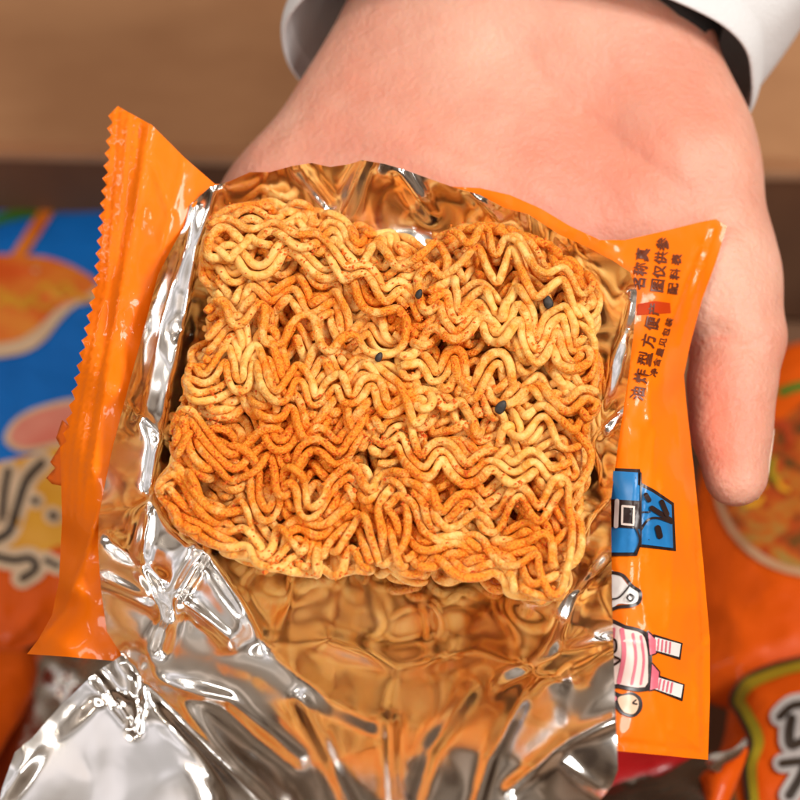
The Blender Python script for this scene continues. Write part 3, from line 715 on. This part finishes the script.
def hand_sdf(P):
    d = cone(P, (600, -330, -230, 140, 1.5), (530, -10, -135, 148))
    for a, b, k in (((530, -10, -128, 145, 1.7), (480, 190, -112, 165), 40), ((480, 190, -118, 150, 1.6), (430, 350, -128, 110), 40),
                    ((452, 20, -130, 92, 1.3), (305, 225, -115, 84), 50), ((305, 225, -115, 84, 1.25), (292, 345, -122, 66), 40),
                    ((608, 0, -125, 92, 1.3), (660, 165, -108, 92), 50), ((660, 165, -108, 92, 1.2), (716, 275, -108, 62), 45),
                    ((480, 190, -118, 120, 1.4), (560, 345, -125, 78), 40), ((480, 190, -118, 120, 1.4), (470, 375, -125, 74), 40), ((440, 200, -118, 110, 1.4), (382, 370, -125, 70), 40)):
        d = smin(d, cone(P, a, b), k)
    # thumb
    th = cone(P, (712, 262, -108, 62), (738, 335, -104, 48)); th = smin(th, cone(P, (738, 338, -104, 47.5), (732, 385, -99, 44)), 10); th = smin(th, cone(P, (732, 385, -99, 44), (731, 425, -98, 40)), 10); th = smin(th, cone(P, (731, 425, -98, 40), (736, 474, -92, 33)), 14)
    d = smin(d, th, 26)
    # four fingers curled up under the packet
    for chain in (((560, 345, -125, 58), (572, 470, -150, 46), (568, 570, -140, 41), (560, 632, -122, 34)), ((470, 375, -125, 57), (478, 510, -155, 47), (476, 615, -142, 42), (472, 680, -120, 34)),
                  ((382, 370, -125, 54), (378, 500, -155, 45), (376, 598, -142, 40), (376, 655, -122, 33)), ((292, 345, -122, 48), (280, 450, -150, 38), (278, 530, -140, 34), (282, 580, -124, 28))):
        f = None
        for a, b in zip(chain, chain[1:]):
            c = cone(P, a, b); f = c if f is None else smin(f, c, 8)
        d = smin(d, f, 12)
    # skin folds: thumb joint, palm lines
    for a, b, dep, k in (((676, 352, -80, 3), (716, 337, -52, 2), 14, 10), ((716, 337, -52, 2), (756, 344, -58, 1), 6, 9), ((690, 362, -66, 2), (722, 352, -50, 1), 4, 7)):
        g = cone(P, a, b); d = d + dep * np.exp(-(np.maximum(g, 0) / k) ** 2)
    for pl, dp, wd in CREASES:
        g = seg_dist(P[..., 0], P[..., 1], pl); d = d + np.where(P[..., 2] > -110, dp, 0) * np.exp(-(g / wd) ** 2)
    return d
VX = 4.5
gx = np.arange(190, 815, VX); gy = np.arange(-330, 740, VX); gz = np.arange(-360, 30, VX)
G = np.stack(np.meshgrid(gx, gy, gz, indexing='ij'), -1)
S = hand_sdf(G)
S[:, 0, :] = np.maximum(S[:, 0, :], 3.0)
def surface_nets(S, gx, gy, gz):
    neg = S < 0; nx, ny, nz = S.shape
    c = np.zeros((nx - 1, ny - 1, nz - 1), int)
    for i in (0, 1):
        for j in (0, 1):
            for k in (0, 1): c += neg[i:nx - 1 + i, j:ny - 1 + j, k:nz - 1 + k]
    act = (c > 0) & (c < 8)
    idx = -np.ones(act.shape, int); idx[act] = np.arange(act.sum())
    I, J, K = np.nonzero(act)
    acc = np.zeros((len(I), 3)); cnt = np.zeros(len(I))
    corners = [(i, j, k) for i in (0, 1) for j in (0, 1) for k in (0, 1)]
    for a in corners:
        for ax in range(3):
            if a[ax]: continue
            b = list(a); b[ax] = 1
            sa = S[I + a[0], J + a[1], K + a[2]]; sb = S[I + b[0], J + b[1], K + b[2]]
            m = (sa < 0) != (sb < 0); t = np.where(m, sa / np.where(m, sa - sb, 1), 0)
            p = np.array(a, float)[None] + 0 * acc; p[:, ax] += t
            acc[m] += p[m]; cnt[m] += 1
    V = acc / cnt[:, None] + np.stack([I, J, K], 1)
    fs = []
    for ax in range(3):
        u, v = [(1, 2), (2, 0), (0, 1)][ax]
        sl0 = [slice(1, -1)] * 3; sl1 = [slice(1, -1)] * 3; sl0[ax] = slice(0, -1); sl1[ax] = slice(1, None)
        m = neg[tuple(sl0)] != neg[tuple(sl1)]
        pos = np.argwhere(m) + np.array([0 if q == ax else 1 for q in range(3)])
        sgn = neg[tuple(sl0)][m]
        for (p, s) in zip(pos, sgn):
            q = []
            for du, dv in ((0, 0), (-1, 0), (-1, -1), (0, -1)):
                r = p.copy(); r[u] += du; r[v] += dv
                if (r < 0).any() or (r >= np.array(idx.shape)).any(): q = None; break
                q.append(idx[tuple(r)])
            if q is None or min(q) < 0: continue
            fs.append(tuple(q) if s else tuple(reversed(q)))
    V = np.stack([gx[0] + V[:, 0] * (gx[1] - gx[0]), gy[0] + V[:, 1] * (gy[1] - gy[0]), gz[0] + V[:, 2] * (gz[1] - gz[0])], 1)
    return V, fs
HV, HF = surface_nets(S, gx, gy, gz)
def px3(P): return F(P[:, 0], P[:, 1], P[:, 2] * PX * 1000)
person = empty('person', px3(np.array([[520., 60., -120.]]))[0], 'open left hand in a white sleeve holding the torn orange packet on its palm', 'person')
body = mesh('hand', px3(HV), [tuple(reversed(f)) for f in HF], SKIN, person)
bm = bmesh.new(); bm.from_mesh(body.data); bmesh.ops.recalc_face_normals(bm, faces=bm.faces[:])
for _ in range(2): bmesh.ops.smooth_vert(bm, verts=bm.verts[:], factor=.5, use_axis_x=True, use_axis_y=True, use_axis_z=True)
bm.to_mesh(body.data); bm.free()
red = np.zeros(len(HV))
for cx_, cy_, sx_, sy_, a_ in ((722, 440, 34, 60, .42), (700, 370, 26, 40, .3), (625, 165, 60, 45, .28), (690, 215, 50, 30, .22), (300, 190, 60, 45, .18), (450, 150, 90, 30, .10), (590, 105, 60, 20, .15)):
    red = np.maximum(red, a_ * np.exp(-((HV[:, 0] - cx_) / sx_) ** 2 - ((HV[:, 1] - cy_) / sy_) ** 2))
red = np.maximum(red, .5 * np.exp(-(seg_dist(HV[:, 0], HV[:, 1], [(678, 352), (716, 337), (750, 343)]) / 4) ** 2))
for pl, dp, wd in CREASES:
    if wd < 10: red = np.maximum(red, .22 * np.exp(-(seg_dist(HV[:, 0], HV[:, 1], pl) / 5) ** 2))
red = np.clip(red + .16 * fbm(HV[:, 0] / 40, HV[:, 1] / 40, 88, 3), 0, 1)
ra = body.data.attributes.new('redness', 'FLOAT', 'POINT'); ra.data.foreach_set('value', red)
# thumb nail on the outer right side of the tip
nv = []; nf = []
na, nb = 11, 9
tip0 = np.array([735., 428., -100.]); tip1 = np.array([737., 500., -90.])
for i in range(na):
    u = i / (na - 1)
    yy = 428 + 72 * u
    rad = (40 - 7 * (yy - 425) / 49) if yy < 474 else max(math.sqrt(max(33 ** 2 - (yy - 474) ** 2, 1)), 33 - 10 * ((yy - 474) / 26) ** 1.5)
    rad -= .4
    for j in range(nb):
        v = (j / (nb - 1) - .5) * 2; ang = math.radians(-44) + v * math.radians(46) * (1 - .25 * (1 - u) ** 3)
        round_ = 1 - .20 * abs(v) ** 2.5
        cc = tip0 + (tip1 - tip0) * (u * round_ + .08 * (1 - round_))
        nv.append(cc + np.array([math.cos(ang) * rad, 0, math.sin(ang) * rad]))
for i in range(na - 1):
    for j in range(nb - 1): nf.append((i * nb + j, i * nb + j + 1, (i + 1) * nb + j + 1, (i + 1) * nb + j))
no = mesh('thumbnail', px3(np.array(nv)), nf, NAIL, person, True, .0004); no.modifiers['thickness'].offset = 0

def ring0(c, rx, tilt, ru, rz):
    return [(c[0] + rx * math.cos(2 * math.pi * i / 72), c[1] + tilt * math.cos(2 * math.pi * i / 72) - ru * math.sin(2 * math.pi * i / 72), c[2] + rz * math.sin(2 * math.pi * i / 72)) for i in range(72)]
WB = [ring0((534 + dx, 27 + dy, -126 + dz), rx + 3, 27, ru + 14, rz) for dx, dy, dz, rx, ru, rz in ((0, 10, 5, 168, 70, 104), (0, 9, 4, 178, 75, 112), (3, -18, -10, 180, 75, 114), (8, -48, -26, 182, 75, 114), (8, -49, -27, 170, 70, 104))]
mesh('inner_cuff', px3(np.array(WB).reshape(-1, 3)), [(i * 72 + j, i * 72 + (j + 1) % 72, (i + 1) * 72 + (j + 1) % 72, (i + 1) * 72 + j) for i in range(4) for j in range(72)], DARKCLOTH, person, True)
# sleeve: a cuff and tube round the wrist
rings = []
def ring(c, rx, tilt, ru, rz, wr, seed):
    out = []
    for i in range(72):
        a = 2 * math.pi * i / 72
        w = 1 + wr * vnoise(math.cos(a) * 2.2 + 7, math.sin(a) * 2.2 + seed, 31) * 1.0
        out.append((c[0] + rx * w * math.cos(a), c[1] + tilt * math.cos(a) - ru * math.sin(a) * w, c[2] + rz * math.sin(a) * w))
    return out
rings = [ring((517, 62, -140), 236, 26, 105, 165, .045, 0), ring((519, 54, -145), 240, 25, 105, 167, .045, 0), ring((523, 38, -150), 240.5, 24, 105, 167, .05, .05), ring((524, 36, -151), 237, 24, 104, 165, .05, .05), ring((525, 33, -152), 240, 24, 105, 167, .05, .06), ring((558, -20, -165), 252, 20, 105, 170, .09, .3), ring((600, -90, -190), 262, 10, 105, 172, .12, .7), ring((620, -200, -235), 252, 0, 105, 176, .14, 1.1), ring((660, -330, -290), 262, 0, 105, 180, .08, 1.6), ring((700, -470, -350), 270, 0, 105, 190, .06, 2.2)]
RV = np.array(rings).reshape(-1, 3); nr = 72
rf = [(i * nr + j, i * nr + (j + 1) % nr, (i + 1) * nr + (j + 1) % nr, (i + 1) * nr + j) for i in range(len(rings) - 1) for j in range(nr)]
so = mesh('sleeve', px3(RV), rf, CLOTH, person, True, .0010); so.modifiers['thickness'].offset = 0
ss = so.modifiers.new('soft', 'SUBSURF'); ss.levels = 1; ss.render_levels = 2

# ------------------------------------------------------------------ the carton and the bags lying in it
def dist_in(x, y, poly): return np.where(inside(x, y, poly), seg_dist(x, y, poly, True), 0)
def make_bag(name, poly, bulge, mat, label, group=None, z=ZB, soft=60, wr=1.0, seed=0, step=9, crease=()):
    poly = smooth_poly(poly, 3)
    def depth(x, y):
        x = np.asarray(x, float); y = np.asarray(y, float)
        d = dist_in(x, y, poly); prof = 1 - np.exp(-d / soft)
        h = bulge * prof + .001 * wr * fbm(x / 70, y / 70, 500 + seed, 3)
        for pl, w, a in crease: h = h + a * np.exp(-seg_dist(x, y, pl) / w)
        return dplane(x, y, z) - h
    root = empty(name, W(np.mean([p[0] for p in poly]), np.mean([p[1] for p in poly]), dplane(0, np.mean([p[1] for p in poly]), z)), label, 'snack packet', group)
    P = resample(poly, step); XY, fs = tri_sheet(P, step, seed=seed + 2)
    n = len(XY)
    Vt = W(XY[:, 0], XY[:, 1], depth(XY[:, 0], XY[:, 1])); Vb = W(XY[:, 0], XY[:, 1], dplane(XY[:, 0], XY[:, 1], z) + .003 + .004 * (1 - np.exp(-dist_in(XY[:, 0], XY[:, 1], poly) / soft)))
    ec = {}
    for t in fs:
        for i in range(3):
            e = (t[i], t[(i + 1) % 3]); ec[tuple(sorted(e))] = ec.get(tuple(sorted(e)), []) + [e]
    side = [(e[0][1], e[0][0], e[0][0] + n, e[0][1] + n) for e in ec.values() if len(e) == 1]
    mesh('film', np.concatenate([Vt, Vb]), list(fs) + [tuple(i + n for i in reversed(t)) for t in fs] + side, mat, root)
    fn = lambda x, y, lift=0.0: W(x, y, depth(x, y) - .0007 - lift / 1000)
    return root, fn

r_ = np.random.default_rng(78)
# blue packet, left
blue, fb = make_bag('snack_packet', [(-160, 214), (-60, 208), (40, 205), (150, 200), (180, 260), (190, 420), (150, 560), (60, 625), (-20, 655), (-160, 670)], .012, BAG_BLUE, 'blue snack packet with a noodle bowl picture, lying at the left of the box', 'snack packets lying in the box', seed=1, crease=[([(50, 288), (60, 292)], 4, .0016), ([(28, 268), (34, 270)], 3.5, .0014), ([(12, 520), (20, 524)], 4, .0012), ([(10, 640), (40, 610)], 5, .002)])
patch('orange_panel', [(-150, 520), (-60, 525), (20, 535), (100, 545), (150, 552), (105, 598), (40, 642), (-50, 668), (-150, 676)], BAG_ORANGE, .0, 3, 6, fb, blue)
patch('bowl_print', [(-110, 268), (-50, 258), (20, 256), (60, 262), (95, 282), (112, 300), (80, 304), (62, 318), (40, 344), (10, 356), (-40, 356), (-90, 330)], RIM_P, .1, 4, 6, fb, blue)
patch('soup_print', [(-110, 266), (-50, 256), (20, 255), (60, 261), (96, 282), (80, 298), (58, 308), (34, 330), (8, 342), (-40, 342), (-86, 320)], SOUP_P, .3, 4, 6, fb, blue)
lines = []
for q in range(9):
    x0_, y0_ = -80 + q * 17 + r_.uniform(-5, 5), 292 + r_.uniform(-14, 12)
    lines.append([(x0_, y0_), (x0_ + 10, y0_ - 6), (x0_ + 20, y0_ + 6), (x0_ + 32, y0_ + r_.uniform(-6, 10))])
strokes('noodle_print', lines, 5, fb, YELLOW_P, blue, .5)
strokes('chopstick_print', [[(14, 262), (28, 240), (46, 212)]], 13, fb, SOUP_P, blue, .3)
strokes('leaf_print', [[(-10, 222), (20, 214), (50, 212)]], 10, fb, GREEN_P, blue, .1)
patch('yellow_banner', [(-150, 470), (-40, 470), (0, 462), (30, 455), (62, 446), (110, 440), (150, 450), (140, 548), (60, 545), (40, 560), (0, 565), (-60, 560), (-150, 560)], YELLOW_P, .2, 3, 6, fb, blue)
patch('badge_print', [(4, 440), (14, 420), (40, 406), (80, 398), (100, 410), (96, 432), (60, 446), (22, 452)], RIM_P, .35, 4, 5, fb, blue)
patch('badge_centre', [(10, 438), (18, 422), (42, 410), (78, 403), (94, 412), (90, 429), (58, 441), (24, 447)], ROSE_P, .5, 4, 5, fb, blue)
LET = [[(42, 462), (26, 480), (16, 510), (8, 532), (-6, 540)], [(8, 470), (4, 492), (2, 520)], [(34, 500), (36, 501)], [(52, 515), (54, 516)], [(-4, 556), (14, 560), (30, 558), (36, 568), (22, 578)], [(46, 560), (58, 566)]]
strokes('lettering_halo', LET, [22, 20, 17, 18, 22, 18], fb, RIM_P, blue, .4)
strokes('lettering_print', LET, [8, 7, 7, 8, 7, 6], fb, CHAR_P, blue, .9)

# orange packet with a bowl, right
right, fr = make_bag('snack_packet', [(690, 560), (700, 470), (735, 400), (775, 352), (830, 338), (960, 330), (980, 560), (970, 720), (820, 720), (700, 700), (680, 640)], .016, BAG_ORANGE, 'orange snack packet with a round bowl photo, lying at the right under the thumb', 'snack packets lying in the box', seed=4, soft=45, crease=[([(780, 585), (786, 589)], 4, .0018), ([(765, 592), (770, 594)], 3.5, .0012), ([(730, 610), (742, 640)], 6, .0016), ([(740, 660), (790, 640)], 7, .0018)])
circ = lambda cx_, cy_, rx, ry, n=22: [(cx_ + rx * math.cos(2 * math.pi * i / n), cy_ + ry * math.sin(2 * math.pi * i / n)) for i in range(n)]
patch('bowl_print', circ(815, 478, 102, 99), DIMRIM_P, .1, 2, 6, fr, right)
def bowl_mat():
    m, N, L, B = new_mat('noodle_bowl_print')
    tc = N.new('ShaderNodeTexCoord'); n = N.new('ShaderNodeTexNoise'); n.inputs['Scale'].default_value = 95; n.inputs['Detail'].default_value = 4; n.inputs['Distortion'].default_value = 1.2
    L.new(tc.outputs['Object'], n.inputs['Vector']); r = N.new('ShaderNodeValToRGB'); e = r.color_ramp.elements
    e[0].position = .30; e[0].color = (.03, .03, .008, 1); e[1].position = .74; e[1].color = (.55, .33, .09, 1)
    for p, c in ((.38, (.16, .07, .01)), (.46, (.42, .045, .006)), (.55, (.50, .13, .012)), (.64, (.32, .20, .04))):
        k = e.new(p); k.color = (*c, 1)
    L.new(n.outputs['Fac'], r.inputs['Fac']); L.new(r.outputs['Color'], B.inputs['Base Color']); B.inputs['Roughness'].default_value = .35
    return m
BOWL_P = bowl_mat()
patch('bowl_food_print', circ(816, 476, 97, 93), BOWL_P, .3, 2, 6, fr, right)
r_ = np.random.default_rng(77)
lines = []
for q in range(34):
    a = r_.uniform(0, 6.28); rr = 80 * math.sqrt(r_.uniform(0, 1)); x0_, y0_ = 817 + rr * math.cos(a), 474 + rr * math.sin(a) * .95; b = r_.uniform(0, 6.28); L_ = r_.uniform(8, 20)
    lines.append([(x0_, y0_), (x0_ + L_ * math.cos(b) * .6 + r_.uniform(-4, 4), y0_ + L_ * math.sin(b) * .6 + r_.uniform(-4, 4)), (x0_ + L_ * math.cos(b), y0_ + L_ * math.sin(b))])
strokes('noodle_print', lines[:16], 5, fr, YELLOW_P, right, .55)
strokes('chilli_print', lines[16:26], 8, fr, REDFOOD_P, right, .95)
strokes('herb_print', lines[26:], 6, fr, OLIVE_P, right, 1.25)
patch('orange_top_print', [(770, 360), (830, 345), (900, 345), (900, 420), (840, 400), (806, 402), (770, 430), (745, 440), (748, 405)], BAG_ORANGE, .5, 3, 6, fr, right)
strokes('leaf_print', [[(782, 392), (800, 386), (830, 384)]], 9, fr, GREEN_P, right, .7)

# orange packet with lettering, bottom right, in front of the former
low, fl_ = make_bag('snack_packet', [(700, 790), (722, 745), (728, 712), (735, 690), (765, 668), (820, 655), (960, 650), (980, 860), (900, 900), (740, 900), (690, 850)], .014, BAG_ORANGE, 'orange snack packet with large black lettering, in the bottom right corner', 'snack packets lying in the box', z=ZB + .012, seed=7, soft=30, crease=[([(750, 690), (758, 694)], 4, .0018), ([(762, 690), (766, 696)], 3, .0014), ([(745, 745), (765, 790)], 6, .0016)])
strokes('banner_edge', [[(752, 800), (750, 765), (757, 740), (746, 715), (738, 700), (748, 684), (772, 672), (800, 664), (840, 658)]], 14, fl_, OLIVE_P, low, .1)
strokes('banner_line', [[(748, 800), (745, 765), (751, 742), (740, 716), (731, 700), (743, 680), (768, 667), (798, 659), (840, 652)]], 5, fl_, CHAR_P, low, .4)
LET2 = [[(781, 716), (792, 706), (806, 704), (822, 708)], [(792, 718), (790, 732), (792, 745), (806, 740), (820, 742)], [(808, 712), (806, 728)], [(783, 763), (800, 761), (825, 760)], [(806, 764), (800, 778), (790, 795)], [(806, 770), (820, 790)]]
strokes('lettering_halo', LET2, [22, 22, 20, 20, 22, 22], fl_, GREY_P, low, .4)
strokes('lettering_print', LET2, [8, 9, 7, 8, 9, 9], fl_, CHAR_P, low, .9)

# further packets
lo, fo = make_bag('snack_packet', [(-120, 655), (0, 650), (30, 652), (38, 672), (30, 700), (10, 735), (-30, 790), (-120, 800)], .010, BAG_ORANGE, 'plain orange snack packet edge at the lower left, above the foil flap', 'snack packets lying in the box', z=ZB + .014, seed=9, soft=30)
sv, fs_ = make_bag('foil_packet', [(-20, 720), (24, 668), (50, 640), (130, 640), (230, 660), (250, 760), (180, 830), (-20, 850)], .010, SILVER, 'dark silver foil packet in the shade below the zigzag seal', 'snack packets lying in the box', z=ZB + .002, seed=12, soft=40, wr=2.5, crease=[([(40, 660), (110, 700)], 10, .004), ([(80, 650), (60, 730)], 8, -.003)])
rd, fr2 = make_bag('snack_packet', [(560, 735), (640, 735), (690, 742), (690, 775), (660, 800), (610, 830), (540, 830)], .012, BAG_RED, 'dark red snack packet below the lower edge of the orange packet', 'snack packets lying in the box', z=ZB + .018, seed=14, soft=30)
dk, fd = make_bag('foil_packet', [(590, 800), (640, 776), (662, 775), (690, 758), (712, 752), (728, 768), (735, 790), (730, 850), (590, 860)], .010, DARK_FOIL, 'speckled dark foil scrap at the bottom edge below the red packet', 'snack packets lying in the box', z=ZB + .030, seed=15, soft=22, wr=3)
tc_, ft = make_bag('torn_packet', [(704, 792), (700, 776), (716, 764), (736, 752), (748, 748), (742, 770), (730, 800), (715, 830), (700, 840)], .006, BAG_ORANGE, 'torn orange packet corner with a bright foil edge beside the black lettering', 'snack packets lying in the box', z=ZB + .038, seed=17, soft=15)
patch('foil_edge', [(706, 762), (712, 754), (724, 752), (735, 748), (745, 738), (747, 744), (738, 757), (724, 764), (720, 772), (712, 770)], FOIL, .6, 3, 3, ft, tc_)

# carton
carton = empty('cardboard_box', W(400, 300, dplane(400, 300, 0)), 'open brown cardboard box holding the snack packets, flap folded back', 'box')
zf = .004
def ray_pt(px, py, z): return W(px, py, dplane(px, py, z))
L0 = ray_pt(-260, 203, ZB + .002); R0 = ray_pt(1060, 236, ZB + .002)      # foot line of the far wall
ev = R0 - L0; ev /= np.linalg.norm(ev); nv_ = np.array([-ev[1], ev[0], 0]); nv_ /= np.linalg.norm(nv_)
def slab(name, A, B, C, Dd, th, mat, parent):
    A, B, C, Dd = [np.asarray(p, float) for p in (A, B, C, Dd)]
    n = np.cross(B - A, Dd - A); n /= np.linalg.norm(n)
    nseg = 24; V = []; 
    for off in (0, th):
        for i in range(nseg + 1):
            t = i / nseg
            for p, q in ((A, B), (Dd, C)):
                w = .0009 * vnoise(t * 9 + p[0], p[2] * 50, 61)
                V.append(p + (q - p) * t - n * off + n * w)
    m = 2 * (nseg + 1); fs = []
    for i in range(nseg):
        a = 2 * i
        fs += [(a, a + 2, a + 3, a + 1), (m + a, m + a + 1, m + a + 3, m + a + 2), (a, m + a, m + a + 2, a + 2), (a + 1, a + 3, m + a + 3, m + a + 1)]
    fs += [(0, 1, m + 1, m), (m - 2, 2 * m - 2, 2 * m - 1, m - 1)]
    return mesh(name, V, fs, mat, parent, False)
zr = ZB + .0235                                             # rim height of the far wall
A0 = np.array([L0[0], L0[1], zf]); B0 = np.array([R0[0], R0[1], zf]); A1 = np.array([L0[0], L0[1], zr]); B1 = np.array([R0[0], R0[1], zr])
slab('box_wall', A0, B0, B1, A1, .004, CARD_SHADE, carton)
fo1 = nv_ * .16 + np.array([0, 0, -.060])
slab('box_flap', A1 + np.array([0, 0, .001]), B1 + np.array([0, 0, .001]), B1 + fo1, A1 + fo1, -.004, CARD, carton)
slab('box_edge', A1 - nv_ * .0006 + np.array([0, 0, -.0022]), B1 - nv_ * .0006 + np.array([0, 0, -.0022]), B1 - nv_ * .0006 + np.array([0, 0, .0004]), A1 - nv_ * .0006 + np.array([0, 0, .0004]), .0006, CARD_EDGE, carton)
dn = -nv_ * .42
slab('box_wall', B0 + dn, B0, B1, B1 + dn, -.004, CARD_SHADE, carton)
slab('box_wall', A0, A0 + dn, A1 + dn, A1, -.004, CARD_SHADE, carton)
slab('box_wall', A0 + dn, B0 + dn, B1 + dn, A1 + dn, -.004, CARD_SHADE, carton)
slab('box_floor', A0 + dn, B0 + dn, B0, A0, .004, CARD_SHADE, carton)
tv = [(-3, -2, -.004), (3, -2, -.004), (3, 4, -.004), (-3, 4, -.004)]
tag(mesh('ground', tv, [(0, 1, 2, 3)], TABLE, None, False), kind='structure')

# ------------------------------------------------------------------ light
w = bpy.data.worlds.new('World'); sc.world = w; w.use_nodes = True
N, L = w.node_tree.nodes, w.node_tree.links
bg = N['Background']; tcw = N.new('ShaderNodeTexCoord'); sp = N.new('ShaderNodeSeparateXYZ'); L.new(tcw.outputs['Generated'], sp.inputs[0])
nzw = N.new('ShaderNodeTexNoise'); nzw.inputs['Scale'].default_value = 2.6; nzw.inputs['Detail'].default_value = 3; L.new(tcw.outputs['Generated'], nzw.inputs['Vector'])
ma = N.new('ShaderNodeMath'); ma.operation = 'MULTIPLY_ADD'; ma.inputs[1].default_value = .3; L.new(nzw.outputs['Fac'], ma.inputs[0]); L.new(sp.outputs['Z'], ma.inputs[2])
rw = N.new('ShaderNodeValToRGB'); e = rw.color_ramp.elements
e[0].position = .10; e[0].color = (.08, .04, .02, 1); e[1].position = 1.0; e[1].color = (.68, .63, .61, 1)
rw.color_ramp.interpolation = 'LINEAR'
mr_ = N.new('ShaderNodeMapRange'); mr_.inputs['From Max'].default_value = 1.18; L.new(ma.outputs[0], mr_.inputs['Value'])
for p_, c_ in ((.45, (.22, .15, .10)), (.70, (.41, .32, .245)), (.86, (.56, .47, .39)), (.94, (.70, .65, .63))):
    k = e.new(p_); k.color = (*c_, 1)
# random pale and dark patches added to the surroundings for foil reflections and fill
n5 = N.new('ShaderNodeTexNoise'); n5.inputs['Scale'].default_value = 3.4; n5.inputs['Detail'].default_value = 2; L.new(tcw.outputs['Generated'], n5.inputs['Vector'])
r5 = N.new('ShaderNodeValToRGB'); q = r5.color_ramp.elements; q[0].position = .36; q[0].color = (.35, .3, .28, 1); q[1].position = .64; q[1].color = (2.3, 2.35, 2.5, 1)
k = q.new(.44); k.color = (1, 1, 1, 1); k = q.new(.56); k.color = (1.1, 1.1, 1.1, 1)
L.new(n5.outputs['Fac'], r5.inputs['Fac'])
m5 = N.new('ShaderNodeMix'); m5.data_type = 'RGBA'; m5.blend_type = 'MULTIPLY'; m5.inputs['Factor'].default_value = 1
L.new(rw.outputs['Color'], m5.inputs['A']); L.new(r5.outputs['Color'], m5.inputs['B'])
L.new(mr_.outputs['Result'], rw.inputs['Fac']); L.new(m5.outputs['Result'], bg.inputs['Color']); bg.inputs['Strength'].default_value = .68

TGT = Vector(F(400, 400, 0))
def area(name, loc, sx, sy, power, col=(1, .965, .925), shape='RECTANGLE', tgt=TGT, roll=0):
    d = bpy.data.lights.new(name, 'AREA'); d.shape = shape; d.size = sx
    if shape in ('RECTANGLE', 'ELLIPSE'): d.size_y = sy
    d.energy = power; d.color = col
    o = bpy.data.objects.new(name, d); COL.objects.link(o); o.location = loc
    q = (Vector(tgt) - Vector(loc)).to_track_quat('-Z', 'Y'); o.rotation_euler = (q @ Matrix.Rotation(roll, 4, 'Z').to_quaternion()).to_euler()
    return o
area('ceiling_panel', (.95, .05, 1.35), .5, .45, 20)
area('ceiling_panel', (-.85, -.45, 1.35), .4, .4, 7)
area('tube_lamp', (.0, -1.25, 1.15), .05, .9, 2.8, roll=1.3)
area('tube_lamp', (.95, -.65, 1.2), .05, .9, 2.8, roll=-.5)
area('tube_lamp', (-1.2, .45, 1.0), .05, .9, 2.6, roll=.1)
for p in ((.55, -.95, 1.5), (-.5, -1.0, 1.4), (.9, .2, 1.2), (.35, .5, 1.6), (-.6, -.2, 1.5)):
    area('spot_lamp', p, .08, .08, .7, (1, .88, .72), 'DISK')

# ------------------------------------------------------------------ camera
cd = bpy.data.cameras.new('Camera'); co = bpy.data.objects.new('Camera', cd); COL.objects.link(co)
co.location = Vector(CAM); co.rotation_euler = (math.radians(90) - PITCH, 0, 0)
cd.sensor_width = 36; cd.lens = 18 / T; cd.clip_start = .01; cd.clip_end = 50
cd.dof.use_dof = True; cd.dof.focus_distance = D0 - .010; cd.dof.aperture_fstop = 14.5
sc.camera = co
sc.view_settings.view_transform = 'Standard'; sc.view_settings.look = 'None'; sc.view_settings.exposure = 0; sc.view_settings.gamma = 1
sc.cycles.use_denoising = True
sc.cycles.max_bounces = 10; sc.cycles.glossy_bounces = 6
